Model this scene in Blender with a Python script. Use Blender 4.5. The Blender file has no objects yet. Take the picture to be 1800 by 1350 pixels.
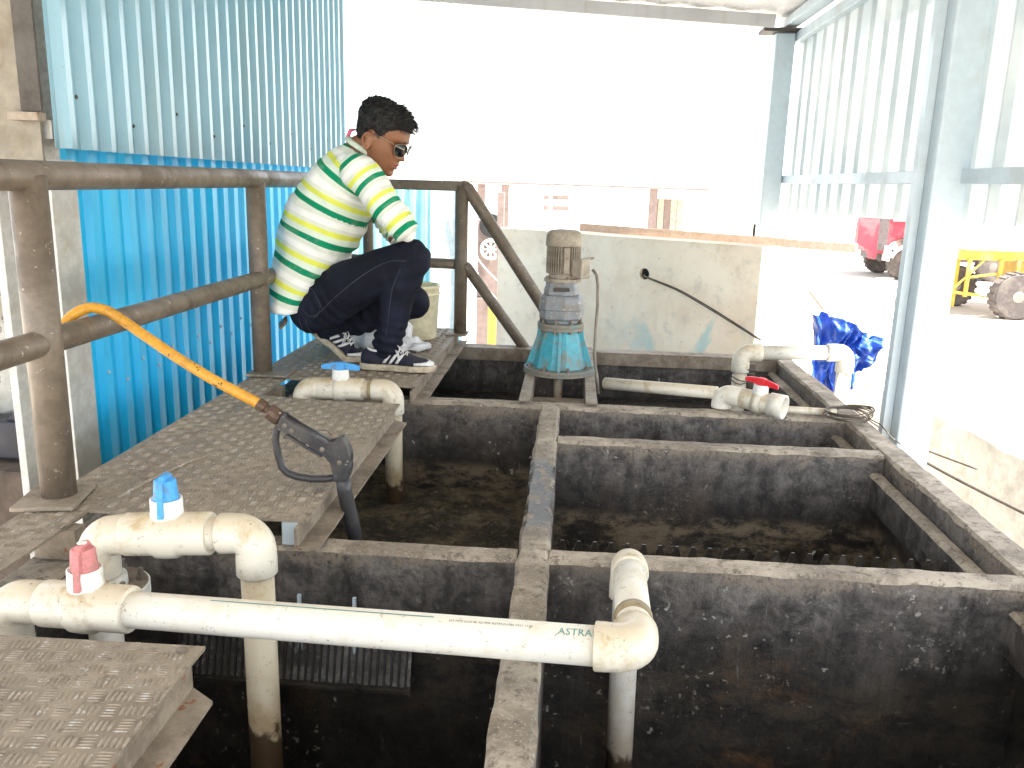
import bpy, bmesh, math, random
import numpy as np
from mathutils import Vector, Matrix, noise

random.seed(7)
SC = bpy.context.scene
COL = SC.collection
PI = math.pi

# ------------------------------------------------------------------ camera
cam_data = bpy.data.cameras.new("camera")
cam = bpy.data.objects.new("camera", cam_data)
COL.objects.link(cam)
cam_data.sensor_width = 36.0
cam_data.lens = 1495.0 / 1800.0 * 36.0
cam_data.clip_start = 0.05
cam_data.clip_end = 900.0
_p, _y, _r = math.radians(13.4), math.radians(3.8), math.radians(1.6)
_f = Vector((-math.sin(_y) * math.cos(_p), math.cos(_y) * math.cos(_p), -math.sin(_p)))
_rt = Vector((math.cos(_y), math.sin(_y), 0))
_up = _rt.cross(_f)
_R = math.cos(_r) * _rt + math.sin(_r) * _up
_U = -math.sin(_r) * _rt + math.cos(_r) * _up
_m = Matrix((_R, _U, -_f)).transposed().to_4x4()
_m.translation = Vector((0, 0, 0.72))
cam.matrix_world = _m
SC.camera = cam

# ------------------------------------------------------------------ world, sun, exposure
SUN_DIR = Vector((0.33, -0.12, 0.93)).normalized()      # towards the sun
world = bpy.data.worlds.new("World")
SC.world = world
world.use_nodes = True
wt = world.node_tree
wt.nodes.clear()
w_out = wt.nodes.new("ShaderNodeOutputWorld")
w_bg = wt.nodes.new("ShaderNodeBackground")
w_sky = wt.nodes.new("ShaderNodeTexSky")
w_sky.sky_type = 'NISHITA'
w_sky.sun_disc = False
w_sky.sun_elevation = math.asin(SUN_DIR.z)
w_sky.sun_rotation = math.atan2(SUN_DIR.x, SUN_DIR.y)
w_sky.air_density = 1.0
w_sky.dust_density = 1.0
w_sky.ozone_density = 0.0
w_bg.inputs['Strength'].default_value = 0.13
w_hs = wt.nodes.new("ShaderNodeHueSaturation")          # hazy, nearly white sky
w_hs.inputs['Saturation'].default_value = 0.28
wt.links.new(w_sky.outputs[0], w_hs.inputs['Color'])
wt.links.new(w_hs.outputs[0], w_bg.inputs['Color'])
wt.links.new(w_bg.outputs[0], w_out.inputs['Surface'])

sun_data = bpy.data.lights.new("sun", 'SUN')
sun_data.energy = 4.2
sun_data.angle = math.radians(0.5)
sun_data.color = (1.0, 0.95, 0.87)
sun = bpy.data.objects.new("sun", sun_data)
COL.objects.link(sun)
sun.location = (6, -4, 12)
sun.rotation_euler = (-SUN_DIR).to_track_quat('-Z', 'Y').to_euler()

SC.view_settings.view_transform = 'Standard'
SC.view_settings.look = 'None'
SC.view_settings.gamma = 1.0
SC.view_settings.use_curve_mapping = False
SC.view_settings.exposure = 2.65
SC.render.engine = 'CYCLES'
SC.cycles.max_bounces = 8
SC.cycles.diffuse_bounces = 5

# ------------------------------------------------------------------ mesh helpers
def V(*a):
    return Vector(a if len(a) == 3 else a[0])

class MB:
    def __init__(self):
        self.v, self.f, self.s, self.m = [], [], [], []
    def add(self, verts, faces, smooth=False, mi=0):
        o = len(self.v)
        self.v += [Vector(p) for p in verts]
        for fc in faces:
            self.f.append([i + o for i in fc]); self.s.append(smooth); self.m.append(mi)
    def box(self, x0, x1, y0, y1, z0, z1, mi=0):
        vs = [(x0,y0,z0),(x1,y0,z0),(x1,y1,z0),(x0,y1,z0),(x0,y0,z1),(x1,y0,z1),(x1,y1,z1),(x0,y1,z1)]
        self.add(vs, [(0,3,2,1),(4,5,6,7),(0,1,5,4),(1,2,6,5),(2,3,7,6),(3,0,4,7)], False, mi)
        return self
    def obox(self, c, size, rot=None, mi=0):
        sx, sy, sz = [k / 2 for k in size]
        vs = [Vector(p) for p in [(-sx,-sy,-sz),(sx,-sy,-sz),(sx,sy,-sz),(-sx,sy,-sz),(-sx,-sy,sz),(sx,-sy,sz),(sx,sy,sz),(-sx,sy,sz)]]
        if rot is not None: vs = [rot @ p for p in vs]
        vs = [p + Vector(c) for p in vs]
        self.add(vs, [(0,3,2,1),(4,5,6,7),(0,1,5,4),(1,2,6,5),(2,3,7,6),(3,0,4,7)], False, mi)
        return self
    def bar(self, a, b, w, h, up=(0,0,1), mi=0):
        a, b = Vector(a), Vector(b)
        d = (b - a); L = d.length; d.normalize()
        s = d.cross(Vector(up)); s.normalize(); u = s.cross(d)
        self.obox((a + b) / 2, (L, w, h), Matrix((d, s, u)).transposed(), mi)
        return self
    def tube(self, path, r, n=16, caps=True, closed=False, smooth=True, mi=0, flat=1.0, flat_axis=None):
        P = [Vector(p) for p in path]
        N = len(P)
        rs = r if isinstance(r, (list, tuple)) else [r] * N
        T = []
        for i in range(N):
            if closed: t = P[(i + 1) % N] - P[i - 1]
            else: t = P[min(i + 1, N - 1)] - P[max(i - 1, 0)]
            if t.length < 1e-9: t = Vector((0, 0, 1))
            T.append(t.normalized())
        a = Vector((0, 0, 1)) if flat_axis is None else Vector(flat_axis)
        if abs(T[0].dot(a)) > 0.93: a = Vector((1, 0, 0))
        u = (a - T[0] * a.dot(T[0])).normalized()
        vs = []
        for i in range(N):
            if i:
                q = T[i - 1].rotation_difference(T[i]); u = q @ u
                u = (u - T[i] * u.dot(T[i])).normalized()
            w = T[i].cross(u)
            for k in range(n):
                th = 2 * PI * k / n
                vs.append(P[i] + (u * math.cos(th) + w * math.sin(th) * flat) * rs[i])
        fs = []
        for i in range(N if closed else N - 1):
            j = (i + 1) % N
            for k in range(n):
                k2 = (k + 1) % n
                fs.append((i * n + k, i * n + k2, j * n + k2, j * n + k))
        self.add(vs, fs, smooth, mi)
        if caps and not closed:
            self.add(vs[:n], [tuple(range(n - 1, -1, -1))], False, mi)
            self.add(vs[-n:], [tuple(range(n))], False, mi)
        return self
    def lathe(self, prof, origin, axis=(0,0,1), n=24, smooth=False, mi=0, ref=None):
        ax = Vector(axis).normalized()
        a = Vector(ref) if ref else (Vector((1,0,0)) if abs(ax.x) < 0.9 else Vector((0,1,0)))
        u = (a - ax * a.dot(ax)).normalized(); w = ax.cross(u)
        o = Vector(origin); vs = []
        for (r, h) in prof:
            for k in range(n):
                th = 2 * PI * k / n
                vs.append(o + ax * h + (u * math.cos(th) + w * math.sin(th)) * max(r, 1e-4))
        fs = []
        for i in range(len(prof) - 1):
            for k in range(n):
                k2 = (k + 1) % n
                fs.append((i * n + k, i * n + k2, (i + 1) * n + k2, (i + 1) * n + k))
        self.add(vs, fs, smooth, mi)
        self.add(vs[:n], [tuple(range(n - 1, -1, -1))], False, mi)
        self.add(vs[-n:], [tuple(range(n))], False, mi)
        return self
    def prism(self, poly, fn, t0, t1, mi=0, smooth=False):
        n = len(poly)
        vs = [fn(a, b, t0) for a, b in poly] + [fn(a, b, t1) for a, b in poly]
        fs = [tuple(range(n)), tuple(range(2 * n - 1, n - 1, -1))]
        self.add(vs, fs, False, mi)
        o = len(self.v) - 2 * n
        for k in range(n):
            k2 = (k + 1) % n
            self.f.append([o + k, o + n + k, o + n + k2, o + k2]); self.s.append(smooth); self.m.append(mi)
        return self
    def sphere(self, c, r, nu=14, nv=9, sc=(1,1,1), mi=0, rot=None):
        vs = []
        for j in range(nv + 1):
            ph = PI * j / nv
            for i in range(nu):
                th = 2 * PI * i / nu
                p = Vector((math.sin(ph) * math.cos(th) * sc[0], math.sin(ph) * math.sin(th) * sc[1], math.cos(ph) * sc[2])) * r
                if rot is not None: p = rot @ p
                vs.append(Vector(c) + p)
        fs = [(j * nu + i, (j + 1) * nu + i, (j + 1) * nu + (i + 1) % nu, j * nu + (i + 1) % nu) for j in range(nv) for i in range(nu)]
        self.add(vs, fs, True, mi)
        return self
    def mesh(self, name, off=Vector((0,0,0))):
        me = bpy.data.meshes.new(name)
        me.from_pydata([tuple(p - off) for p in self.v], [], self.f)
        me.polygons.foreach_set('use_smooth', self.s)
        me.polygons.foreach_set('material_index', self.m)
        bm = bmesh.new(); bm.from_mesh(me)
        bmesh.ops.remove_doubles(bm, verts=bm.verts, dist=1e-5)
        bmesh.ops.recalc_face_normals(bm, faces=bm.faces)
        bm.to_mesh(me); bm.free()
        return me

def wpos(o):
    p = Vector(o.location)
    while o.parent:
        o = o.parent; p = p + Vector(o.location)
    return p

def build(name, mb, mats, parent=None, bevel=0.0, origin=None, auto=True):
    off = wpos(parent) if parent else Vector((0, 0, 0))
    loc = Vector(origin) if origin is not None else off
    me = mb.mesh(name, loc)
    for m in (mats if isinstance(mats, (list, tuple)) else [mats]): me.materials.append(m)
    o = bpy.data.objects.new(name, me)
    COL.objects.link(o)
    o.location = loc - off if parent else loc
    if parent: o.parent = parent
    if bevel > 0:
        bv = o.modifiers.new("bevel", 'BEVEL'); bv.width = bevel; bv.segments = 2
        bv.limit_method = 'ANGLE'; bv.angle_limit = math.radians(40)
    return o

def tag(o, label=None, cat=None, group=None, kind=None):
    if label: o['label'] = label
    if cat: o['category'] = cat
    if group: o['group'] = group
    if kind: o['kind'] = kind
    return o

def thing(name, label, cat, loc=(0,0,0), group=None):
    o = bpy.data.objects.new(name, None)
    o.empty_display_size = 0.1
    COL.objects.link(o); o.location = loc
    return tag(o, label, cat, group)

def copy_tree(o, parent=None):
    c = o.copy(); COL.objects.link(c)
    if parent: c.parent = parent
    for ch in list(o.children): copy_tree(ch, c)
    return c

def link_mesh(name, me, parent, loc=(0,0,0), rot=None):
    o = bpy.data.objects.new(name, me); COL.objects.link(o); o.parent = parent; o.location = loc
    if rot is not None: o.rotation_euler = rot
    return o

# ------------------------------------------------------------------ materials
def rgb(*c): return (c[0], c[1], c[2], 1.0)

class NT:
    def __init__(self, name):
        self.mat = bpy.data.materials.new(name); self.mat.use_nodes = True
        self.t = self.mat.node_tree; self.t.nodes.clear()
        self.out = self.n("ShaderNodeOutputMaterial"); self.b = self.n("ShaderNodeBsdfPrincipled")
        self.l(self.b.outputs[0], self.out.inputs['Surface'])
        self.tc = self.n("ShaderNodeTexCoord")
        self.co = self.tc.outputs['Object']
    def n(self, t): return self.t.nodes.new(t)
    def l(self, a, b): self.t.links.new(a, b)
    def noise(self, scale, detail=5, rough=0.6, dist=0.0, vec=None, stretch=None):
        nd = self.n("ShaderNodeTexNoise"); nd.inputs['Scale'].default_value = scale
        nd.inputs['Detail'].default_value = detail; nd.inputs['Roughness'].default_value = rough
        nd.inputs['Distortion'].default_value = dist
        src = vec or self.co
        if stretch:
            mp = self.n("ShaderNodeMapping"); mp.inputs['Scale'].default_value = stretch
            self.l(src, mp.inputs['Vector']); src = mp.outputs[0]
        self.l(src, nd.inputs['Vector'])
        ma = self.n("ShaderNodeMath"); ma.operation = 'MULTIPLY_ADD'; ma.use_clamp = True      # stretch the narrow noise range
        self.l(nd.outputs['Fac'], ma.inputs[0]); ma.inputs[1].default_value = 1.45; ma.inputs[2].default_value = -0.225
        return ma.outputs[0]
    def vor(self, scale, feature='F1', rand=1.0, stretch=None, warp=0.012):
        nd = self.n("ShaderNodeTexVoronoi"); nd.feature = feature
        nd.inputs['Scale'].default_value = scale; nd.inputs['Randomness'].default_value = rand
        wz = self.n("ShaderNodeTexNoise"); wz.inputs['Scale'].default_value = 55; wz.inputs['Detail'].default_value = 3
        self.l(self.co, wz.inputs['Vector'])
        ma = self.n("ShaderNodeVectorMath"); ma.operation = 'MULTIPLY_ADD'
        self.l(wz.outputs['Color'], ma.inputs[0]); ma.inputs[1].default_value = (warp, warp, warp * 1.6); self.l(self.co, ma.inputs[2])
        src = ma.outputs[0]
        if stretch:
            mp = self.n("ShaderNodeMapping"); mp.inputs['Scale'].default_value = stretch
            self.l(src, mp.inputs['Vector']); src = mp.outputs[0]
        self.l(src, nd.inputs['Vector'])
        return nd.outputs['Distance']
    def ramp(self, fac, lo, hi, a=0.0, b=1.0):
        nd = self.n("ShaderNodeMapRange"); nd.interpolation_type = 'SMOOTHSTEP'
        self.l(fac, nd.inputs['Value'])
        for k, v in (('From Min', lo), ('From Max', hi), ('To Min', a), ('To Max', b)): nd.inputs[k].default_value = v
        return nd.outputs[0]
    def math(self, op, a, b=0.0):
        nd = self.n("ShaderNodeMath"); nd.operation = op
        for i, x in enumerate((a, b)):
            if isinstance(x, (int, float)): nd.inputs[i].default_value = x
            else: self.l(x, nd.inputs[i])
        return nd.outputs[0]
    def mix(self, fac, a, b):
        nd = self.n("ShaderNodeMix"); nd.data_type = 'RGBA'
        if isinstance(fac, (int, float)): nd.inputs[0].default_value = fac
        else: self.l(fac, nd.inputs[0])
        for i, x in ((6, a), (7, b)):
            if isinstance(x, tuple): nd.inputs[i].default_value = rgb(*x)
            else: self.l(x, nd.inputs[i])
        return nd.outputs[2]
    def sep(self):
        nd = self.n("ShaderNodeSeparateXYZ"); self.l(self.co, nd.inputs[0]); return nd.outputs
    def worldpos(self):
        nd = self.n("ShaderNodeNewGeometry"); sp = self.n("ShaderNodeSeparateXYZ")
        self.l(nd.outputs['Position'], sp.inputs[0]); return sp.outputs
    def set(self, col=None, rough=None, metal=None, spec=None):
        if col is not None:
            if isinstance(col, tuple): self.b.inputs['Base Color'].default_value = rgb(*col)
            else: self.l(col, self.b.inputs['Base Color'])
        for key, v in (('Roughness', rough), ('Metallic', metal), ('Specular IOR Level', spec)):
            if v is None: continue
            if isinstance(v, (int, float)): self.b.inputs[key].default_value = v
            else: self.l(v, self.b.inputs[key])
    def bump(self, h, strength=0.3, dist=0.01):
        nd = self.n("ShaderNodeBump"); nd.inputs['Strength'].default_value = strength
        nd.inputs['Distance'].default_value = dist
        self.l(h, nd.inputs['Height']); self.l(nd.outputs[0], self.b.inputs['Normal'])

def mat_worn(name, base, dirt=(0.16,0.13,0.09), amount=0.5, scale=6, rough=0.55, metal=0.0, speck=None, bump=0.15, var=0.15, grain=120, spec=None):
    t = NT(name)
    a = t.noise(scale, 8, 0.65, 0.3)
    b = t.noise(scale * 5, 6, 0.7)
    g = t.noise(grain, 3, 0.6)
    dark = tuple(k * (1 - var) for k in base); light = tuple(min(1, k * (1 + var)) for k in base)
    c = t.mix(t.ramp(b, 0.3, 0.7), dark, light)
    d = t.math('MULTIPLY', t.ramp(a, 0.62 - 0.35 * amount, 0.78 - 0.15 * amount), 0.35 + 0.6 * amount)
    c = t.mix(d, c, dirt)
    if speck:
        s = t.ramp(t.noise(speck[1], 4, 0.7), speck[2], speck[2] + 0.05)
        c = t.mix(s, c, speck[0])
    t.set(c, rough=t.ramp(a, 0.2, 0.8, rough - 0.1, min(1, rough + 0.2)), metal=metal, spec=spec)
    t.bump(t.math('ADD', t.math('MULTIPLY', b, 0.6), t.math('MULTIPLY', g, 0.4)), bump, 0.004)
    return t.mat

M = {}
def m_rim():
    t = NT("dusty concrete rim")
    a = t.noise(7, 8, 0.7, 0.4); b = t.noise(45, 6, 0.7); g = t.noise(220, 3, 0.7)
    c = t.mix(t.ramp(a, 0.3, 0.72), (0.20, 0.165, 0.125), (0.42, 0.36, 0.285))
    c = t.mix(t.ramp(b, 0.5, 0.75), c, (0.12, 0.095, 0.072))
    c = t.mix(t.math('MULTIPLY', t.ramp(g, 0.62, 0.72), 0.7), c, (0.46, 0.42, 0.37))
    # a wet stretch on the middle divider
    P = t.worldpos()
    w = t.math('MULTIPLY', t.ramp(t.math('ABSOLUTE', t.math('ADD', P[1], -2.08)), 0.34, 0.18), t.ramp(t.math('ABSOLUTE', t.math('ADD', P[0], 0.055)), 0.06, 0.045))
    w = t.math('MULTIPLY', w, t.ramp(t.noise(14, 5, 0.7), 0.34, 0.5))
    c = t.mix(w, c, (0.05, 0.04, 0.034))
    ro = t.n("ShaderNodeMix"); t.l(w, ro.inputs[0]); ro.inputs[2].default_value = 0.85; ro.inputs[3].default_value = 0.13
    t.set(c, rough=ro.outputs[0])
    t.bump(t.math('ADD', t.math('MULTIPLY', b, 0.7), t.math('MULTIPLY', g, 0.3)), 0.6, 0.006)
    return t.mat
M['rim'] = m_rim()
def m_sludge_wall():
    t = NT("sludge stained tank wall")
    P = t.worldpos()
    a = t.noise(4.5, 10, 0.72, 0.5); b = t.noise(20, 9, 0.78, 0.3); g = t.noise(90, 5, 0.7)
    st = t.noise(10, 8, 0.7, 0.2, stretch=(1, 1, 0.14))
    zr = t.math('ADD', P[2], t.math('MULTIPLY', t.math('ADD', a, -0.5), 0.18))
    top = t.ramp(zr, -0.31, -0.08)  # grimy grey wall top, also brightened in colour for the light there
    c = t.mix(t.ramp(b, 0.3, 0.8), (0.006, 0.0052, 0.0045), (0.030, 0.025, 0.020))
    greyish = t.mix(t.ramp(b, 0.3, 0.72), (0.040, 0.036, 0.034), (0.20, 0.182, 0.168))
    c = t.mix(t.math('MULTIPLY', top, t.ramp(st, 0.15, 0.6)), c, greyish)
    smear = t.math('MULTIPLY', t.ramp(t.noise(5, 7, 0.7, 0.2, stretch=(1, 1, 0.22)), 0.52, 0.8), t.ramp(zr, -0.55, -0.2))
    c = t.mix(t.math('MULTIPLY', smear, 0.75), c, (0.115, 0.10, 0.09))
    wash = t.math('MULTIPLY', t.ramp(t.noise(2.6, 8, 0.7, 0.8), 0.45, 0.75), t.ramp(st, 0.35, 0.75))
    c = t.mix(t.math('MULTIPLY', wash, 0.7), c, (0.105, 0.072, 0.047))
    lip = t.ramp(zr, -0.115, -0.06)
    c = t.mix(t.math('MULTIPLY', lip, t.ramp(g, 0.25, 0.6)), c, (0.22, 0.18, 0.14))
    # brown crust band at the old water line
    band = t.math('MULTIPLY', t.ramp(P[2], -0.52, -0.40), t.ramp(P[2], -0.275, -0.315))
    band = t.math('MULTIPLY', band, t.ramp(P[1], 1.70, 2.0, 0.15, 1.0))
    band = t.math('MULTIPLY', band, t.ramp(t.noise(13, 10, 0.78, 0.15, stretch=(0.6, 1, 1.3)), 0.40, 0.62))
    c = t.mix(t.math('MULTIPLY', band, 0.85), c, (0.20, 0.155, 0.10))
    rust = t.math('MULTIPLY', t.ramp(t.noise(5.0, 10, 0.8, 0.6), 0.55, 0.80), t.ramp(P[2], -0.15, -0.42))
    c = t.mix(t.math('MULTIPLY', rust, 0.8), c, (0.12, 0.060, 0.022))
    # pale flecks, splashes with short runs, peeled patches
    near = t.ramp(t.noise(2.6, 7, 0.75, 0.4), 0.40, 0.66)
    fl = t.math('MULTIPLY', t.ramp(t.vor(44, warp=0.03), 0.24, 0.13), t.math('MULTIPLY', near, t.ramp(t.noise(16, 3, 0.6), 0.48, 0.6)))
    c = t.mix(t.math('MULTIPLY', fl, 0.8), c, (0.42, 0.39, 0.34))
    f2 = t.math('MULTIPLY', t.ramp(t.vor(19, stretch=(1, 1, 0.5), warp=0.03), 0.12, 0.06), t.ramp(t.noise(5, 5, 0.75), 0.54, 0.68))
    c = t.mix(f2, c, (0.50, 0.47, 0.43))
    pe = t.math('MULTIPLY', t.ramp(t.noise(55, 8, 0.8), 0.60, 0.70), t.ramp(t.noise(4.2, 7, 0.75), 0.48, 0.72))
    c = t.mix(t.math('MULTIPLY', pe, 0.85), c, (0.27, 0.24, 0.20))
    dr = t.math('MULTIPLY', t.ramp(t.noise(48, 4, 0.6, 0.0, stretch=(1, 1, 0.07)), 0.70, 0.80), t.ramp(t.noise(7, 5, 0.7), 0.5, 0.7))
    c = t.mix(t.math('MULTIPLY', dr, 0.5), c, (0.24, 0.22, 0.20))
    t.set(c, rough=t.ramp(a, 0.3, 0.7, 0.38, 0.75))
    t.bump(t.math('ADD', t.math('MULTIPLY', b, 0.6), t.math('MULTIPLY', g, 0.4)), 0.8, 0.006)
    return t.mat
M['sludge_wall'] = m_sludge_wall()
def m_plate():
    t = NT("dusty chequer plate steel")
    a = t.noise(5, 8, 0.7, 0.5); b = t.noise(38, 6, 0.7); g = t.noise(300, 2, 0.6)
    c = t.mix(t.ramp(a, 0.3, 0.7), (0.21, 0.172, 0.128), (0.31, 0.26, 0.195))
    c = t.mix(t.math('MULTIPLY', t.ramp(b, 0.52, 0.7), 0.7), c, (0.13, 0.10, 0.075))
    s = t.math('MULTIPLY', t.ramp(g, 0.66, 0.72), t.ramp(t.noise(9, 4, 0.7), 0.45, 0.6))
    c = t.mix(s, c, (0.45, 0.43, 0.40))
    t.set(c, rough=t.ramp(a, 0.3, 0.7, 0.5, 0.75), spec=0.4)
    t.bump(b, 0.25, 0.003)
    return t.mat
M['plate'] = m_plate()
M['tread'] = mat_worn("worn chequer tread", (0.285,0.24,0.185), dirt=(0.20,0.16,0.12), amount=0.5, scale=9, rough=0.68, speck=((0.42,0.40,0.37), 60, 0.62), bump=0.1)
M['steel_angle'] = mat_worn("dusty steel angle", (0.26,0.215,0.165), dirt=(0.12,0.09,0.065), amount=0.55, scale=8, rough=0.6, speck=((0.22,0.08,0.03), 22, 0.68), bump=0.2)
M['rail'] = mat_worn("weathered rail paint", (0.155,0.125,0.095), dirt=(0.085,0.064,0.047), amount=0.55, scale=6, rough=0.42, speck=((0.36,0.32,0.27), 45, 0.71), bump=0.12)
def m_pvc(name, base, dust, dustamt, stain_z=None):
    t = NT(name)
    P = t.worldpos()
    a = t.noise(13, 8, 0.7, 0.3); b = t.noise(70, 6, 0.75); s = t.noise(32, 8, 0.8, 1.2)
    ge = t.n("ShaderNodeNewGeometry"); sp = t.n("ShaderNodeSeparateXYZ"); t.l(ge.outputs['Normal'], sp.inputs[0])
    upf = t.ramp(sp.outputs[2], -0.05, 0.9)                      # settled dust lies on upward faces
    d = t.math('MULTIPLY', t.math('ADD', t.math('MULTIPLY', upf, 0.6), t.ramp(a, 0.48, 0.75, 0.0, 0.75)), dustamt)
    c = t.mix(d, base, dust)
    c = t.mix(t.math('MULTIPLY', t.ramp(s, 0.645, 0.70), 0.75), c, (0.10, 0.085, 0.07))
    c = t.mix(t.math('MULTIPLY', t.ramp(b, 0.66, 0.72), 0.5), c, (0.16, 0.13, 0.10))
    if stain_z is not None:
        zz = t.math('ADD', P[2], t.math('MULTIPLY', t.math('ADD', t.noise(16, 5, 0.6), -0.5), 0.14))
        c = t.mix(t.ramp(zz, stain_z + 0.16, stain_z, 0.0, 0.55), c, (0.30, 0.19, 0.075))
        c = t.mix(t.ramp(zz, stain_z + 0.012, stain_z - 0.008, 0.0, 0.94), c, (0.045, 0.024, 0.010))
    t.set(c, rough=t.ramp(a, 0.3, 0.7, 0.32, 0.55))
    t.bump(b, 0.06, 0.002)
    return t.mat
M['pvc'] = m_pvc("white pvc pipe", (0.74,0.715,0.645), (0.52,0.43,0.28), 0.5)
M['pvc_fit'] = m_pvc("cream pvc fitting", (0.70,0.66,0.56), (0.44,0.34,0.20), 0.95)
M['pvc_stain'] = m_pvc("white pvc pipe stained low", (0.62,0.565,0.44), (0.42,0.32,0.18), 0.9, stain_z=-0.33)
M['pvc_stain_low'] = m_pvc("white pvc pipe stained at foot", (0.72,0.69,0.62), (0.50,0.41,0.26), 0.5, stain_z=-0.445)
M['pvc_glue'] = mat_worn("brown glue line", (0.30,0.235,0.13), amount=0.3, rough=0.5)
def m_simple(name, c, rough=0.5, metal=0.0, var=0.12, scale=10, bump=0.1, dirt=None, amount=0.35, grain=120, speck=None, spec=None):
    return mat_worn(name, c, dirt=dirt or tuple(k * 0.55 for k in c), amount=amount, scale=scale, rough=rough, metal=metal, var=var, bump=bump, grain=grain, speck=speck, spec=spec)
M['blue_handle'] = m_simple("faded blue plastic", (0.06,0.33,0.72), 0.45, dirt=(0.16,0.16,0.16), amount=0.4, scale=30)
M['pink_handle'] = m_simple("faded pink plastic", (0.56,0.21,0.21), 0.5, dirt=(0.3,0.17,0.14), amount=0.4, scale=30)
M['red_handle'] = m_simple("red plastic", (0.62,0.018,0.03), 0.35, dirt=(0.45,0.02,0.03), amount=0.2, scale=30)
M['bolt'] = m_simple("dusty bolt steel", (0.20,0.17,0.14), 0.5, 0.4)
M['white_coat'] = m_simple("white plastic", (0.78,0.78,0.75), 0.4, dirt=(0.5,0.46,0.38), amount=0.3)
M['hose'] = m_simple("yellow rubber hose", (0.58,0.285,0.028), 0.38, dirt=(0.30,0.14,0.03), amount=0.4, scale=18, speck=((0.06,0.035,0.02), 45, 0.69))
M['brass'] = m_simple("dirty brass coupling", (0.10,0.065,0.045), 0.45, 0.5, speck=((0.5,0.42,0.3), 60, 0.68))
M['black_plastic'] = m_simple("dusty black plastic", (0.042,0.041,0.044), 0.42, dirt=(0.095,0.085,0.075), amount=0.5, scale=12, speck=((0.30,0.29,0.28), 55, 0.70), bump=0.15)
M['lance'] = m_simple("black lance sleeve", (0.035,0.035,0.038), 0.4, dirt=(0.07,0.065,0.06), amount=0.4)
M['motor'] = m_simple("beige motor paint", (0.30,0.265,0.215), 0.5, dirt=(0.17,0.13,0.09), amount=0.5, scale=14)
M['gear'] = m_simple("grey blue gearbox paint", (0.19,0.212,0.235), 0.45, dirt=(0.22,0.19,0.155), amount=0.5, scale=12, speck=((0.45,0.43,0.40), 55, 0.68))
M['cyan_iron'] = m_simple("turquoise cast iron paint", (0.055,0.34,0.43), 0.45, dirt=(0.26,0.20,0.14), amount=0.55, scale=11, speck=((0.24,0.11,0.05), 35, 0.70))
M['flange'] = m_simple("dusty turquoise flange", (0.21,0.19,0.155), 0.55, dirt=(0.08,0.26,0.30), amount=0.4, scale=16)
M['cable'] = m_simple("grey cable", (0.20,0.175,0.14), 0.6)
M['black'] = m_simple("black rubber", (0.015,0.015,0.016), 0.6)
M['wire'] = m_simple("old steel wire", (0.11,0.09,0.07), 0.5, 0.3)
M['column'] = m_simple("grey column paint", (0.48,0.57,0.63), 0.40, dirt=(0.42,0.42,0.40), amount=0.18, scale=4, var=0.04)
M['column_left'] = m_simple("pale grey column paint", (0.47,0.475,0.46), 0.45, dirt=(0.38,0.35,0.28), amount=0.3, scale=5)
M['beige_column'] = m_simple("beige column paint", (0.20,0.178,0.138), 0.5, dirt=(0.13,0.10,0.06), amount=0.5, scale=5)
M['dark_steel'] = m_simple("dark primer steel", (0.06,0.052,0.045), 0.6)
def m_sheet(name, c1, c2, rough, dirt):
    t = NT(name)
    a = t.noise(2.2, 6, 0.6, 0.2); b = t.noise(20, 5, 0.6, stretch=(1, 1, 0.08)); g = t.noise(60, 4, 0.7)
    c = t.mix(t.ramp(a, 0.3, 0.7), c1, c2)
    c = t.mix(t.math('MULTIPLY', t.ramp(b, 0.5, 0.8), 0.35), c, dirt)
    c = t.mix(t.math('MULTIPLY', t.ramp(g, 0.68, 0.74), 0.4), c, dirt)
    t.set(c, rough=t.ramp(b, 0.2, 0.8, rough - 0.07, rough + 0.1), spec=0.6)
    t.bump(a, 0.05, 0.01)
    return t.mat
M['blue_low'] = m_sheet("bright blue coated sheet", (0.004,0.50,0.95), (0.008,0.56,0.98), 0.40, (0.08,0.40,0.66))
M['blue_up'] = m_sheet("pale teal coated sheet", (0.225,0.42,0.53), (0.265,0.46,0.57), 0.17, (0.24,0.31,0.30))
def m_trans_sheet():
    t = NT("translucent roofing sheet")
    a = t.noise(3, 5, 0.6); b = t.noise(24, 5, 0.6, stretch=(1, 1, 0.06))
    c = t.mix(t.ramp(a, 0.3, 0.7), (0.62, 0.665, 0.68), (0.72, 0.75, 0.75))
    c = t.mix(t.math('MULTIPLY', t.ramp(b, 0.5, 0.9), 0.2), c, (0.55, 0.50, 0.42))
    t.set(c, rough=0.35)
    tr = t.n("ShaderNodeBsdfTranslucent"); t.l(c, tr.inputs['Color'])
    mx = t.n("ShaderNodeMixShader"); mx.inputs[0].default_value = 0.45
    t.l(t.b.outputs[0], mx.inputs[1]); t.l(tr.outputs[0], mx.inputs[2]); t.l(mx.outputs[0], t.out.inputs['Surface'])
    return t.mat
M['trans'] = m_trans_sheet()
M['roof'] = m_sheet("galvanised roof sheet", (0.48,0.48,0.49), (0.56,0.56,0.57), 0.4, (0.35,0.33,0.30))
def m_water(name, base, rough, bumps):
    t = NT(name)
    a = t.noise(7, 9, 0.75, 0.1); b = t.noise(32, 8, 0.75, 0.1)
    c = t.mix(t.ramp(a, 0.4, 0.7), base[0], base[1])
    c = t.mix(t.math('MULTIPLY', t.ramp(b, 0.5, 0.7), 0.6), c, base[2])
    t.set(c, rough=t.ramp(b, 0.3, 0.7, rough[0], rough[1]))
    t.bump(t.math('ADD', a, t.math('MULTIPLY', b, 0.4)), bumps, 0.03)
    return t.mat
M['water'] = m_water("black effluent water", ((0.004,0.004,0.004),(0.008,0.007,0.006),(0.014,0.012,0.010)), (0.08,0.25), 0.15)
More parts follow.
